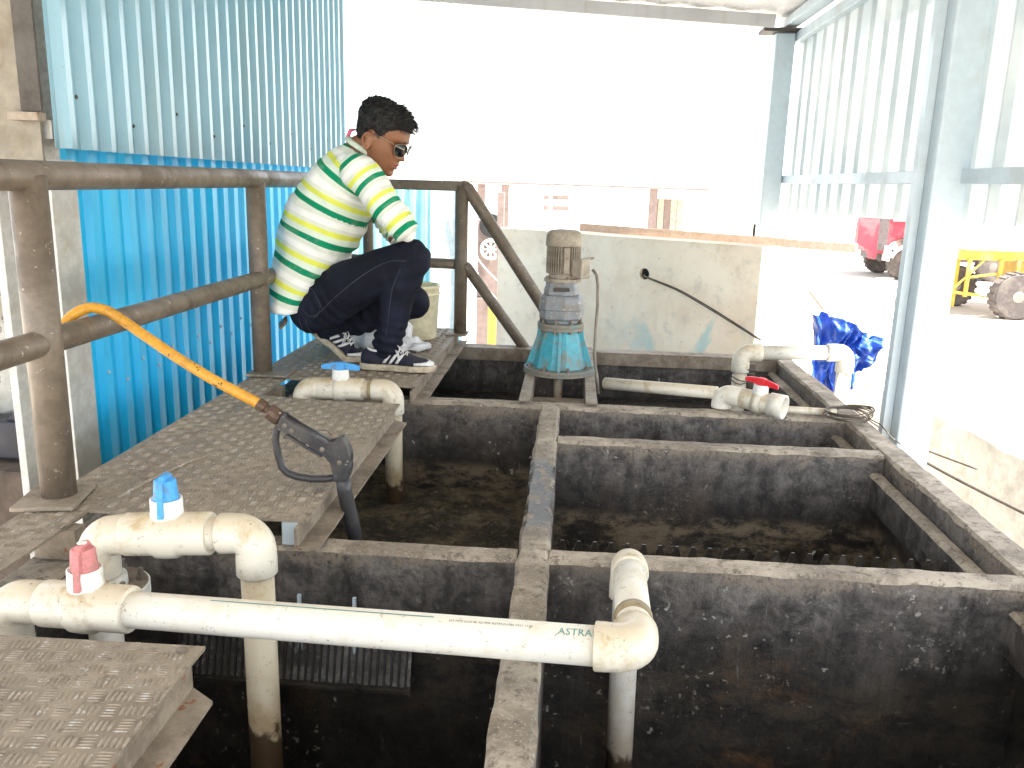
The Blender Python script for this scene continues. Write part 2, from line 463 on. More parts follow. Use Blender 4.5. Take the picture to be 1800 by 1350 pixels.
M['sludge'] = m_water("crusted sludge foam", ((0.030,0.024,0.016),(0.20,0.155,0.10),(0.30,0.24,0.165)), (0.5,0.85), 0.9)
M['sludge_dark'] = m_water("dark sludge", ((0.010,0.008,0.006),(0.05,0.04,0.03),(0.09,0.075,0.055)), (0.3,0.7), 0.8)
M['weir'] = m_simple("sludge coated weir steel", (0.035,0.030,0.025), 0.35, dirt=(0.10,0.085,0.07), amount=0.4)
M['wet_sludge'] = m_water("wet shiny sludge", ((0.14,0.132,0.12),(0.34,0.32,0.30),(0.60,0.58,0.55)), (0.04,0.2), 1.0)  # pale tones put the glints of the wet sludge into its colour
def m_ground():
    t = NT("sandy concrete yard")
    a = t.noise(0.25, 8, 0.7, 0.3); b = t.noise(3, 8, 0.7); g = t.noise(40, 4, 0.7)
    c = t.mix(t.ramp(a, 0.3, 0.7), (0.40,0.36,0.30), (0.52,0.47,0.40))
    c = t.mix(t.math('MULTIPLY', t.ramp(b, 0.45, 0.75), 0.5), c, (0.34,0.30,0.25))
    t.set(c, rough=0.9); t.bump(t.math('ADD', b, g), 0.3, 0.01)
    return t.mat
M['ground'] = m_ground()
def m_farwall():
    t = NT("stained plaster tank wall")
    a = t.noise(1.6, 8, 0.68, 0.4); b = t.noise(9, 8, 0.7, 0.3); g = t.noise(42, 6, 0.75)
    c = t.mix(t.ramp(a, 0.3, 0.72), (0.72,0.60,0.47), (0.84,0.75,0.62))
    c = t.mix(t.math('MULTIPLY', t.ramp(b, 0.55, 0.75), 0.45), c, (0.50,0.44,0.36))
    P = t.worldpos()
    m = t.math('MULTIPLY', t.ramp(t.math('ABSOLUTE', t.math('ADD', P[0], -0.72)), 0.55, 0.1), t.ramp(P[2], 0.05, -0.12))
    m = t.math('MULTIPLY', m, t.ramp(t.noise(3.4, 7, 0.65, 0.5, stretch=(1.4, 1, 0.6)), 0.5, 0.64))
    c = t.mix(t.math('MULTIPLY', m, 0.75), c, (0.38,0.56,0.57))
    c = t.mix(t.math('MULTIPLY', t.ramp(g, 0.70, 0.75), 0.7), c, (0.12,0.10,0.08))
    t.set(c, rough=0.85); t.bump(t.math('ADD', b, g), 0.25, 0.006)
    return t.mat
M['farwall'] = m_farwall()
M['low_plaster'] = m_simple('dusty low wall plaster', (0.58,0.535,0.47), 0.9, scale=3, amount=0.4, bump=0.3)
M['rusty_tube'] = m_simple("rusty square tube", (0.55,0.40,0.31), 0.7, dirt=(0.62,0.52,0.43), amount=0.5)
M['skin'] = None
def m_skin():
    t = NT("brown skin")
    a = t.noise(14, 6, 0.6); g = t.noise(160, 3, 0.6)
    c = t.mix(t.ramp(a, 0.3, 0.7), (0.185,0.073,0.034), (0.245,0.105,0.052))
    t.set(c, rough=0.48); t.bump(g, 0.06, 0.001)
    t.b.inputs['Subsurface Weight'].default_value = 0.08
    t.b.inputs['Subsurface Radius'].default_value = (0.008, 0.003, 0.0015)
    return t.mat
M['skin'] = m_skin()
M['lip'] = m_simple("lip skin", (0.23,0.075,0.06), 0.45)
def m_hair():
    t = NT("black hair")
    a = t.noise(60, 5, 0.7, 0.3, stretch=(0.5, 1, 1.0)); b = t.noise(260, 3, 0.6, stretch=(0.3,1,1))
    t.set(t.mix(t.ramp(a, 0.3, 0.7), (0.007,0.0065,0.007), (0.022,0.02,0.02)), rough=0.5)
    t.bump(t.math('ADD', a, b), 0.7, 0.006)
    return t.mat
M['hair'] = m_hair()
def m_denim():
    t = NT("dark navy denim")
    a = t.noise(9, 7, 0.65, 0.3); g = t.noise(420, 2, 0.6); b = t.noise(40, 4, 0.6)
    c = t.mix(t.ramp(a, 0.35, 0.75), (0.0035,0.0045,0.011), (0.010,0.013,0.029))
    c = t.mix(t.math('MULTIPLY', t.ramp(g, 0.55, 0.75), 0.3), c, (0.022,0.028,0.05))
    t.set(c, rough=0.85, spec=0.25); t.bump(t.math('ADD', b, g), 0.15, 0.002)
    return t.mat
M['denim'] = m_denim()
M['seam'] = m_simple("denim seam thread", (0.045,0.05,0.075), 0.8)
M['belt'] = m_simple("tan leather patch", (0.36,0.23,0.15), 0.6)
def m_shirt():
    t = NT("striped jersey")
    at = t.n("ShaderNodeAttribute"); at.attribute_name = "stripe"
    fr = t.math('FRACT', at.outputs['Fac'])
    cr = t.n("ShaderNodeValToRGB"); e = cr.color_ramp; e.interpolation = 'LINEAR'
    GREEN, WHITE, PALE, YEL, MINT = (0.004,0.24,0.115), (0.83,0.85,0.83), (0.66,0.71,0.64), (0.68,0.73,0.11), (0.66,0.77,0.67)
    stops = [(0.0,GREEN),(0.165,GREEN),(0.175,MINT),(0.23,PALE),(0.30,PALE),(0.36,WHITE),(0.50,WHITE),(0.54,PALE),(0.63,PALE),(0.66,YEL),(0.79,YEL),(0.82,MINT),(0.985,MINT),(0.995,GREEN)]
    while len(e.elements) < len(stops): e.elements.new(0.5)
    for el, (p, c) in zip(e.elements, stops): el.position = p; el.color = rgb(*c)
    t.l(fr, cr.inputs[0])
    g = t.noise(300, 2, 0.6); b = t.noise(14, 5, 0.6)
    c = t.mix(t.math('MULTIPLY', t.ramp(b, 0.5, 0.8), 0.18), cr.outputs[0], (0.5,0.5,0.44))
    t.set(c, rough=0.9, spec=0.2); t.bump(t.math('ADD', t.math('MULTIPLY', b, 2.0), g), 0.25, 0.004)
    return t.mat
M['shirt'] = m_shirt()
M['collar'] = m_simple("pale mint collar knit", (0.58,0.68,0.57), 0.9, bump=0.3)
M['shoe_navy'] = m_simple("navy canvas", (0.012,0.013,0.032), 0.8, dirt=(0.05,0.045,0.045), amount=0.3)
M['shoe_white'] = m_simple("white leather", (0.72,0.72,0.72), 0.5, dirt=(0.5,0.47,0.42), amount=0.3)
M['shoe_sole'] = m_simple("dirty rubber sole", (0.52,0.45,0.34), 0.7, dirt=(0.22,0.17,0.11), amount=0.5, scale=22)
M['lens'] = m_simple("dark sunglass lens", (0.01,0.01,0.012), 0.05, spec=0.9, bump=0.0, amount=0.0)
M['frame'] = m_simple("silver spectacle wire", (0.34,0.29,0.23), 0.3, 0.9, bump=0.0)
M['pink_cord'] = m_simple("pink cord", (0.58,0.13,0.22), 0.7)
M['bucket'] = m_simple("cream plastic bucket", (0.80,0.74,0.54), 0.4, dirt=(0.48,0.38,0.22), amount=0.35, scale=5)
M['sack'] = m_simple("white woven sack", (0.74,0.74,0.77), 0.75, dirt=(0.52,0.52,0.52), amount=0.35, bump=0.35)
M['truck_red'] = m_simple("faded red truck paint", (0.27,0.022,0.04), 0.4, dirt=(0.36,0.14,0.14), amount=0.35, scale=1.5)
M['truck_dark'] = m_simple("truck chassis", (0.12,0.10,0.10), 0.7)
M['tyre'] = m_simple("dusty tyre", (0.085,0.072,0.068), 0.9, dirt=(0.19,0.165,0.145), amount=0.5, scale=3)
M['rimsteel'] = m_simple("dusty wheel disc", (0.26,0.23,0.20), 0.7, scale=3)
M['yellow'] = m_simple("yellow machinery paint", (0.46,0.29,0.03), 0.5, dirt=(0.42,0.32,0.18), amount=0.4, scale=2)
M['tarp_white'] = m_simple("white trailer sheeting", (0.74,0.73,0.70), 0.7, scale=2)
M['glass'] = m_simple("dusty cab glass", (0.42,0.43,0.43), 0.15, scale=2)
M['blue_cloth'] = m_simple("blue tarpaulin", (0.02,0.075,0.40), 0.32, dirt=(0.16,0.24,0.55), amount=0.35, scale=8)
M['shed_white'] = m_simple("pale shed cladding", (0.80,0.80,0.78), 0.8, scale=0.8)
M['shed_dark'] = m_simple("brown shed post", (0.20,0.15,0.135), 0.8, scale=3)
M['cyan_sheet'] = m_sheet("faded cyan cladding", (0.22,0.52,0.60), (0.32,0.62,0.68), 0.4, (0.4,0.5,0.5))
M['pale_panel'] = m_simple("pale blue panel", (0.55,0.66,0.70), 0.6, scale=2)
M['drum'] = m_simple("grimy white drum", (0.36,0.36,0.33), 0.5, dirt=(0.16,0.12,0.06), amount=0.42, scale=3.2, speck=((0.10,0.09,0.08), 8, 0.63))
M['navy_steel'] = m_simple("navy painted steel", (0.007,0.009,0.022), 0.45, dirt=(0.03,0.026,0.022), amount=0.4)
M['plinth'] = m_simple('brown plaster', (0.10,0.075,0.058), 0.9, scale=6, amount=0.5)
M['plank'] = m_simple("grey timber", (0.40,0.34,0.28), 0.8)
M['barrel_yellow'] = m_simple("mustard drum", (0.40,0.28,0.05), 0.6)
M['ink_green'] = m_simple("green pipe print", (0.08,0.24,0.22), 0.6, amount=0.1)
M['ink'] = m_simple("dark pipe print", (0.12,0.12,0.12), 0.6, amount=0.1)

# ================================================================== SETTING
g = MB(); g.add([(-400,-400,-1.9),(400,-400,-1.9),(400,400,-1.9),(-400,400,-1.9)], [(0,1,2,3)])
tag(build("ground", g, M['ground']), "sandy concrete yard around the tank", None, kind='structure')

# ------------------------------------------------------------------ concrete tank
def wall_strip(axis, a0, a1, c0, c1, z0, z1, seed=0, step=0.03, jit=0.0038):
    """a wall running along axis from a0 to a1, c0..c1 across, with a slightly chipped top edge"""
    rnd = random.Random(seed)
    n = max(2, int((a1 - a0) / step))
    mb = MB(); ring = []
    for i in range(n + 1):
        a = a0 + (a1 - a0) * i / n
        j = lambda k=1.0: (noise.noise(Vector((a * 14, seed * 3.7, k))) * 1.4 + (rnd.random() - 0.5) * 0.7) * jit
        pts = [(c0, z0), (c0, z1 - 0.10), (c0 + j(1), z1 - 0.010 + j(2)), (c0 + 0.007 + j(3), z1 + j(4) * 0.4),
               (c1 - 0.007 + j(5), z1 + j(6) * 0.4), (c1 + j(7), z1 - 0.010 + j(8)), (c1, z1 - 0.10), (c1, z0)]
        ring.append([(a, c, z) if axis == 'x' else (c, a, z) for c, z in pts])
    vs = [p for r in ring for p in r]; m = 8
    top, side = [], []
    for i in range(n):
        for k in range(m):
            k2 = (k + 1) % m
            fc = (i * m + k, i * m + k2, (i + 1) * m + k2, (i + 1) * m + k)
            (top if k in (2, 3, 4) else side).append(fc)
    mb.add(vs, side, False, 0)
    o = 0
    for fc in top:
        mb.f.append(list(fc)); mb.s.append(False); mb.m.append(1)
    mb.f.append(list(range(m - 1, -1, -1))); mb.s.append(False); mb.m.append(0)
    mb.f.append([n * m + k for k in range(m)]); mb.s.append(False); mb.m.append(0)
    return mb

tank = thing("effluent_tank", "open concrete effluent tank stained black inside, split by partition walls", "tank", (0, 2.2, -1.9))
WM = [M['sludge_wall'], M['rim']]
RZ = -0.06
# outer walls
build("outer_wall", wall_strip('y', 0.30, 4.06, 0.975, 1.055, -1.9, RZ, 1), WM, tank)
build("outer_wall", wall_strip('y', 0.30, 4.06, -1.12, -1.01, -1.9, -0.085, 2), WM, tank)
build("outer_wall", wall_strip('x', -1.01, 0.975, 3.985, 4.06, -1.9, RZ - 0.006, 3), WM, tank)
build("outer_wall", wall_strip('x', -1.01, 0.975, 0.30, 0.38, -1.9, RZ, 4), WM, tank)
# partitions
build("partition_wall", wall_strip('y', 0.38, 2.945, -0.091, -0.022, -1.15, RZ + 0.004, 5), WM, tank)
build("partition_wall", wall_strip('x', -1.01, -0.091, 1.675, 1.735, -1.15, RZ - 0.004, 6), WM, tank)
build("partition_wall", wall_strip('x', -0.022, 0.975, 1.678, 1.738, -1.15, RZ - 0.002, 7), WM, tank)
build("partition_wall", wall_strip('x', -0.022, 0.975, 2.545, 2.610, -1.15, RZ - 0.003, 8), WM, tank)
build("partition_wall", wall_strip('x', -1.01, 0.975, 2.945, 3.020, -1.15, RZ - 0.001, 9), WM, tank)
build("tank_floor", MB().box(-1.01, 0.975, 0.38, 3.985, -1.2, -1.15), M['sludge_wall'], tank)
build("rim_angle", MB().box(-0.53, 0.975, 3.972, 4.062, -0.066, -0.056).box(-0.53, 0.975, 3.972, 3.980, -0.118, -0.066), M['steel_angle'], tank, bevel=0.002)
# narrow ledge along the right wall
for (y0, y1) in ((0.38, 1.678), (1.738, 2.545), (2.610, 2.945), (3.020, 3.97)):
    build("ledge", wall_strip('y', y0, y1, 0.935, 0.9745, -0.145, -0.118, int(y0 * 100), jit=0.002), WM, tank)
# V-notch weir plate behind the middle cross wall
w = MB(); teeth = 24; x0, x1 = -0.015, 0.93; px = (x1 - x0) / teeth
for k in range(teeth):
    a = x0 + k * px
    poly = [(a, -0.40), (a + px, -0.40), (a + px, -0.180), (a + px * 0.62, -0.126), (a + px * 0.42, -0.126), (a, -0.180)]
    w.prism(poly, lambda p, q, t: Vector((p, t, q)), 1.93, 1.934)
build("weir_plate", w, M['weir'], tank)
# slotted outlet with wet sludge behind the bars
outlet = build("outlet_screen", MB().box(-0.84, -0.312, 1.622, 1.6745, -0.372, -0.364), M['weir'], tank)
wsl = MB()
for i in range(54):
    a, b = -0.84 + i * 0.00973, -0.84 + (i + 1) * 0.00973
    hh = lambda x, k: 0.006 * noise.noise(Vector((x * 40, k, 0)))
    row = [(1.671, -0.262), (1.664, -0.290), (1.656, -0.318), (1.646, -0.345), (1.638, -0.3635)]
    wsl.add([(x, y + hh(x, k), z + hh(x, k + 7) * (1 if 0 < k < 4 else 0)) for x in (a, b) for k, (y, z) in enumerate(row)], [(k, k + 1, 6 + k, 5 + k) for k in range(4)], True)
build("wet_sludge", wsl, M['wet_sludge'], outlet)
bar_me = MB().box(-0.0022, 0.0022, -0.003, 0.003, -0.053, 0.053).mesh("bar"); bar_me.materials.append(M['black'])
off = wpos(outlet)
for k in range(33):
    link_mesh("bar", bar_me, outlet, Vector((-0.832 + k * 0.0159, 1.6475, -0.312)) - off, (-0.32, 0, 0))
for x in (-0.660, -0.562, -0.440):
    build("hanger_rod", MB().box(x - 0.0035, x + 0.0035, 1.655, 1.664, -0.30, -0.168), M['column'], tank)
# cross member under the mixer
build("cross_member", MB().box(-0.135, 0.071, 3.235, 3.30, -0.16, -0.115), M['steel_angle'], tank, bevel=0.003)

def surface(name, x0, x1, y0, y1, z, m, amp, label):
    mb = MB(); nx = max(2, int((x1 - x0) / 0.025)); ny = max(2, int((y1 - y0) / 0.025))
    vs = []
    for j in range(ny + 1):
        for i in range(nx + 1):
            x = x0 + (x1 - x0) * i / nx; y = y0 + (y1 - y0) * j / ny
            h = noise.fractal(Vector((x * 7, y * 7, z)), 0.9, 2.1, 4) * amp
            vs.append((x, y, z + h))
    fs = [(j * (nx + 1) + i, j * (nx + 1) + i + 1, (j + 1) * (nx + 1) + i + 1, (j + 1) * (nx + 1) + i) for j in range(ny) for i in range(nx)]
    mb.add(vs, fs, True)
    return tag(build(name, mb, m), label, None, kind='structure')
surface("water", -1.01, -0.091, 0.38, 1.675, -0.80, M['water'], 0.0, "black effluent in the near left compartment")
surface("water", -0.022, 0.975, 0.38, 1.678, -0.80, M['water'], 0.0, "black effluent in the near right compartment")
surface("sludge", -1.01, -0.091, 1.735, 2.945, -0.385, M['sludge'], 0.022, "crusted brown foam in the middle left compartment")
surface("water", -0.022, 0.975, 1.738, 2.545, -0.55, M['water'], 0.0, "black effluent behind the notched weir")
surface("water", -0.022, 0.975, 2.610, 2.945, -0.45, M['water'], 0.0, "black effluent in the narrow channel")
surface("sludge", -1.01, 0.975, 3.020, 3.985, -0.275, M['sludge_dark'], 0.014, "dark sludge under the mixer")

# ------------------------------------------------------------------ walkway of chequer plates
walk = thing("walkway", "dusty chequer plate walkway along the left side of the open tank", "walkway", (-0.85, 2.2, -0.05))
def plate_mesh(poly, z, th=0.006):
    return MB().prism(poly, lambda a, b, t: Vector((a, b, t)), z - th, z)
def inside(poly, x, y, mrg=0.0):
    c = False; n = len(poly)
    for i in range(n):
        xa, ya = poly[i]; xb, yb = poly[(i + 1) % n]
        if (ya > y) != (yb > y) and x < (xb - xa) * (y - ya) / (yb - ya) + xa: c = not c
    return c
def tread(poly, z, ox=0.0, oy=0.0, ang=0.0):
    mb = MB(); xs = [p[0] for p in poly]; ys = [p[1] for p in poly]
    cw, ch = 0.0335, 0.0335
    ca, sa = math.cos(ang), math.sin(ang)
    n = int(2.2 / cw)
    cx, cy = (min(xs) + max(xs)) / 2, (min(ys) + max(ys)) / 2
    for i in range(-n, n):
        for j in range(-n, n):
            A = (i + j) % 2 == 0
            for k in range(5):
                o = (k - 2) * 0.0070
                ux, uy = i * cw, j * ch
                if A: c0, hl, hw, vert = (ux + o * 1.12, uy), 0.0140, 0.0033, True
                else: c0, hl, hw, vert = (ux, uy + o * 0.88), 0.0122, 0.0016, False
                pts = [(-hl, 0, 0), (-hl * 0.4, -hw, 0), (hl * 0.4, -hw, 0), (hl, 0, 0), (hl * 0.4, hw, 0), (-hl * 0.4, hw, 0), (-hl * 0.45, 0, 1), (hl * 0.45, 0, 1)]
                x0 = cx + ox + c0[0] * ca - c0[1] * sa; y0 = cy + oy + c0[0] * sa + c0[1] * ca
                if not (min(xs) - 0.02 < x0 < max(xs) + 0.02 and min(ys) - 0.02 < y0 < max(ys) + 0.02): continue
                out, ok = [], True
                for (a, b, h) in pts:
                    if vert: a, b = b, a
                    X = x0 + a * ca - b * sa; Y = y0 + a * sa + b * ca
                    if h == 0 and not inside(poly, X, Y): ok = False; break
                    out.append((X, Y, z - 0.0004 + h * (0.0026 if A else 0.0021)))
                if ok:
                    mb.add(out, [(0,1,6),(1,2,7,6),(2,3,7),(3,4,7),(4,5,6,7),(5,0,6)], False)
    return mb
EX = -0.545
def edge(y0, y1, x, n, seed):
    return [(x + noise.noise(Vector((y0 + (y1 - y0) * i / n) * 0 + Vector(((y0 + (y1 - y0) * i / n) * 9, seed, 0)))) * 0.004, y0 + (y1 - y0) * i / n) for i in range(n + 1)] if False else \
           [(x + noise.noise(Vector(((y0 + (y1 - y0) * i / n) * 9, seed, 0.3))) * 0.004, y0 + (y1 - y0) * i / n) for i in range(n + 1)]
polyN = [(-1.03, 0.30)] + edge(0.30, 1.162, EX - 0.001, 12, 1) + [(-0.78, 1.158), (-1.03, 1.153)]
polyA = [(-1.025, 1.664)] + edge(1.674, 2.668, EX, 14, 2) + [(-0.80, 2.668), (-1.025, 2.700)]
polyB = [(-1.025, 2.955), (-0.80, 2.935)] + edge(2.90, 4.14, EX + 0.008, 16, 3) + [(-1.025, 4.14)]
polyS = [(-1.165, 0.30), (-1.027, 0.30)] + edge(0.5, 4.10, -1.027, 20, 4) + [(-1.027, 4.14), (-1.165, 4.14)] + list(reversed(edge(0.5, 4.0, -1.160, 20, 5)))
for poly, z, dx, dy, an, seed in ((polyN, 0.0, 0.006, 0.004, 0.10, 0), (polyA, 0.0, 0, 0, 0.06, 1), (polyB, 0.001, 0.01, 0, 0.0, 2), (polyS, -0.004, 0, 0, 0.03, 3)):
    p = build("chequer_plate", plate_mesh(poly, z), M['plate'], walk)
    tr = build("raised_tread", tread(poly, z, dx, dy, an), M['tread'], p)
    tr['kind'] = 'stuff'
    if poly is polyN:
        build("screw", MB().lathe([(0.009,0),(0.009,0.004),(0.004,0.006)], (-0.575, 1.144, 0.0), n=10), M['bolt'], p)
        build("screw", MB().lathe([(0.012,0),(0.012,0.004),(0.004,0.007)], (-0.86, 1.10, 0.0), n=10), M['bolt'], p)
    if poly is polyA:
        build("screw", MB().lathe([(0.010,0),(0.010,0.004),(0.004,0.007)], (-0.565, 1.845, 0.0), n=8), M['bolt'], p)
        build("weld_bead", MB().tube([(-1.0, 1.74, 0.001), (-0.98, 1.88, 0.003), (-0.95, 2.0, 0.004), (-0.92, 2.08, 0.001)], 0.004, 6), M['tread'], p)
# edge beams under the plates: a web with a lower flange sticking out
def edge_beam(y0, y1, xo, jag):
    mb = MB()
    mb.box(-0.562 + xo, -0.556 + xo, y0, y1, -0.052, -0.0065)
    fl = [(-0.556 + xo, y0 + 0.0), (-0.513 + xo, y0 + jag[0])] + [(-0.512 + xo + noise.noise(Vector((y0 + (y1 - y0) * i / 8, 5, i))) * 0.006, y0 + jag[0] + (y1 - y0 - jag[0] - jag[1]) * i / 8) for i in range(1, 8)] + [(-0.513 + xo, y1 - jag[1]), (-0.556 + xo, y1)]
    mb.prism(fl, lambda a, b, t: Vector((a, b, t)), -0.055, -0.049)
    return mb
build("edge_beam", edge_beam(0.32, 1.125, 0.004, (0, 0.03)), M['steel_angle'], walk)
build("edge_beam", edge_beam(1.640, 2.640, 0.0, (0.0, 0.02)), M['steel_angle'], walk)
build("edge_beam", edge_beam(2.86, 4.10, 0.014, (0.0, 0.0)), M['steel_angle'], walk)
build("end_plate", MB().box(-0.598, -0.563, 1.668, 1.674, -0.056, -0.0065), M['column'], walk)
for y in (1.30, 1.60, 2.72, 2.88):
    build("cross_bearer", MB().box(-1.10, -1.008, y - 0.02, y + 0.02, -0.078, -0.012), M['steel_angle'], walk)

# ------------------------------------------------------------------ hand rail
rail = thing("hand_rail", "brown welded pipe hand rail along the walkway edge", "railing", (-1.127, 2.6, 0))
RX, RT, RM = -1.127, 0.705, 0.355
pr, rr = 0.036, 0.030
def post(x, y, r, z1, tilt=0.0):
    return MB().tube([(x, y, 0.002), (x, y, z1)], r, 20)
build("post", post(RX, 1.725, 0.037, RT), M['rail'], rail)
build("post", post(RX - 0.005, 3.022, 0.034, RT), M['rail'], rail)
build("post", post(-0.520, 3.985, 0.031, RT - 0.012), M['rail'], rail)
build("post", post(RX + 0.02, 3.985, 0.031, RT - 0.01), M['rail'], rail)
build("post", post(-0.96, 3.985, 0.024, RT - 0.01), M['rail'], rail)
build("base_plate", MB().obox((RX - 0.005, 1.715, 0.005), (0.13, 0.15, 0.009), Matrix.Rotation(0.2, 3, 'Z')), M['steel_angle'], rail, bevel=0.002)
build("base_plate", MB().obox((RX + 0.03, 3.015, 0.005), (0.15, 0.13, 0.009)), M['steel_angle'], rail, bevel=0.002)
build("base_plate", MB().obox((-0.535, 3.985, 0.005), (0.10, 0.12, 0.009)), M['steel_angle'], rail, bevel=0.002)
build("top_rail", MB().tube([(RX, -0.3, RT), (RX, 1.7, RT), (RX, 3.0, RT), (RX + 0.02, 3.985, RT - 0.004)], rr + 0.001, 20), M['rail'], rail)
build("mid_rail", MB().tube([(RX, -0.3, RM), (RX, 1.72, RM), (RX, 3.0, RM - 0.004), (RX + 0.02, 3.985, RM - 0.012)], rr - 0.001, 20), M['rail'], rail)
build("end_rail", MB().obox((-0.81, 3.985, RT - 0.013), (0.62, 0.045, 0.045)), M['rail'], rail, bevel=0.004)
build("end_mid_rail", MB().tube([(RX + 0.03, 3.985, 0.343), (-0.55, 3.985, 0.335)], 0.024, 16), M['rail'], rail)
build("stair_rail", MB().tube([(-0.520, 3.985, RT - 0.012), (-0.495, 3.985, RT - 0.02), (0.09, 3.985, -0.17)], 0.029, 16), M['rail'], rail)
build("stair_mid_rail", MB().tube([(-0.520, 3.985, 0.335), (-0.495, 3.985, 0.325), (-0.06, 4.10, -0.28)], 0.026, 16), M['rail'], rail)

# ------------------------------------------------------------------ corrugated walls
def corr(axis_x, y0, y1, zb0, zb1, zt0, zt1, pitch, crest, slope, depth, side=1, phase=0.0):
    """trapezoidal sheet in the plane x = axis_x running along y; crest towards side"""
    pts = []
    k = math.floor((y0 - phase) / pitch) - 1
    while phase + k * pitch < y1 + pitch:
        b = phase + k * pitch
        pts += [(b, 0), (b + slope, depth), (b + slope + crest, depth), (b + 2 * slope + crest, 0)]
        k += 1
    pts.sort()
    def off(y):
        for (a, da), (b, db) in zip(pts, pts[1:]):
            if a <= y <= b: return da if b - a < 1e-9 else da + (db - da) * (y - a) / (b - a)
        return 0
    ys = [y0] + [p[0] for p in pts if y0 + 1e-6 < p[0] < y1 - 1e-6] + [y1]
    vs = []
    for y in ys:
        t = (y - y0) / max(1e-6, (y1 - y0))
        x = axis_x + side * off(y)
        zb = zb0 + (zb1 - zb0) * t; zt = zt0 + (zt1 - zt0) * t
        for q in range(5):
            vs.append((x + noise.noise(Vector((y * 3, q * 1.7, axis_x))) * 0.0015, y, zb + (zt - zb) * q / 4))
    fs = []
    for i in range(len(ys) - 1):
        for q in range(4):
            fs.append((i * 5 + q, (i + 1) * 5 + q, (i + 1) * 5 + q + 1, i * 5 + q + 1))
    mb = MB(); mb.add(vs, fs, False); return mb
def sheet(parent, m, *a, **k):
    o = build("sheet", corr(*a, **k), m, parent)
    s = o.modifiers.new("thickness", 'SOLIDIFY'); s.thickness = 0.0012; s.offset = 0
    return o

upw = thing("upper_sheet_wall", "pale teal corrugated sheet wall above the top rail on the left", "wall", (-1.45, 3.9, 0.77))
for i, (a, b) in enumerate(((2.36, 3.35), (3.345, 4.36), (4.355, 5.40))):
    f = lambda y: 0.776 - 0.0055 * (y - 2.36)
    sheet(upw, M['blue_up'], -1.45 + 0.0016 * (i % 2), a, b, f(a), f(b), 1.84, 1.84, 0.105, 0.026, 0.020, 0.025, 1, 2.38)
scr = MB()
for k in range(26):
    y = 2.40 + 0.105 * k + (0.01 if k % 3 else 0.05)
    scr.lathe([(0.006, 0), (0.006, 0.003), (0.003, 0.005)], (-1.431, y, 0.83 + (0.03 if k % 2 else 0.09)), (1, 0, 0), n=8)
s_ = build("screw_heads", scr, M['dark_steel'], upw); s_['kind'] = 'stuff'
build("girt", MB().box(-1.512, -1.456, 2.36, 5.38, 0.80, 0.85), M['column_left'], upw)
low = thing("lower_sheet_wall", "bright blue corrugated sheet wall behind the hand rail", "wall", (-1.52, 4.0, -1.0))
for i, (a, b) in enumerate(((2.50, 3.50), (3.495, 4.50), (4.495, 5.50))):
    sheet(low, M['blue_low'], -1.535 + 0.0016 * (i % 2), a, b, -1.9, -1.9, 0.79, 0.785, 0.115, 0.045, 0.018, 0.017, 1, 2.50)
scr = MB()
for k in range(18):
    scr.lathe([(0.006, 0), (0.006, 0.003), (0.003, 0.005)], (-1.515, 2.53 + 0.115 * k, 0.02 + 0.05 * (k % 2)), (1, 0, 0), n=8)
s_ = build("screw_heads", scr, M['column'], low); s_['kind'] = 'stuff'

rw = thing("right_sheet_wall", "translucent pale corrugated sheet wall hanging between the right hand columns", "wall", (1.31, 3.5, 0.6))
yb = [-0.9, 0.2, 1.3, 2.4, 3.45, 4.5, 5.66]
for i, (a, b) in enumerate(zip(yb, yb[1:])):
    f = lambda y: 0.632 - 0.020 * max(0, (y - 2.6))
    sheet(rw, M['trans'], 1.316 + 0.002 * (i % 2), a, b + 0.004, f(a), f(b), 1.66, 1.66, 0.200, 0.055, 0.006, 0.048, 1, 0.02)
build("purlin", MB().box(1.27, 1.312, -0.9, 5.62, 0.752, 0.80), M['column'], rw, bevel=0.003)
build("purlin", MB().box(1.27, 1.312, -0.9, 5.62, 1.575, 1.63), M['column'], rw, bevel=0.003)

# ------------------------------------------------------------------ steel columns and roof
def h_column(name, label, x0, x1, y, z0, z1, mat, dep=0.12, group=None, flange=0.012):
    c = thing(name, label, "column", ((x0 + x1) / 2, y, z0), group)
    build("web", MB().box(x0 + flange, x1 - flange, y - 0.004, y + 0.004, z0, z1), mat, c)
    build("flange", MB().box(x0, x0 + flange, y - dep / 2, y + dep / 2, z0, z1), mat, c, bevel=0.002)
    build("flange", MB().box(x1 - flange, x1, y - dep / 2, y + dep / 2, z0, z1), mat, c, bevel=0.002)
    return c
def box_column(label, x0, x1, y, z1):
    c = thing("steel_column", label, "column", ((x0 + x1) / 2, y, -1.9), "grey columns carrying the right sheet wall")
    build("shaft", MB().box(x0, x1, y - 0.055, y + 0.055, -1.9, z1), M['column'], c, bevel=0.012)
    build("base_plate", MB().box(x0 - 0.06, x1 + 0.06, y - 0.12, y + 0.12, -1.899, -1.88), M['column'], c)
    return c
c_near = box_column("thick pale grey column in front of the yellow trailer", 1.180, 1.300, 3.05, 1.62)
build("angle", MB().box(1.150, 1.1785, 3.06, 3.10, -1.9, 1.62), M['column'], c_near)
c_far = box_column("slim grey column rising behind the white bent pipe", 1.150, 1.268, 5.55, 1.625)
build("cap_bracket", MB().box(1.07, 1.30, 5.46, 5.62, 1.625, 1.645), M['dark_steel'], c_far)
build("conduit", MB().tube([(1.132, 5.53, -1.9), (1.132, 5.53, 0.5)], 0.008, 8), M['dark_steel'], c_far)
lc = thing("left_column", "pale grey steel column with inner face whitened for the light on it behind the rail post", "column", (-1.55, 2.40, -1.9))
build("flange", MB().box(-1.652, -1.628, 2.35, 2.47, -1.9, 1.86), M['column_left'], lc, bevel=0.002)
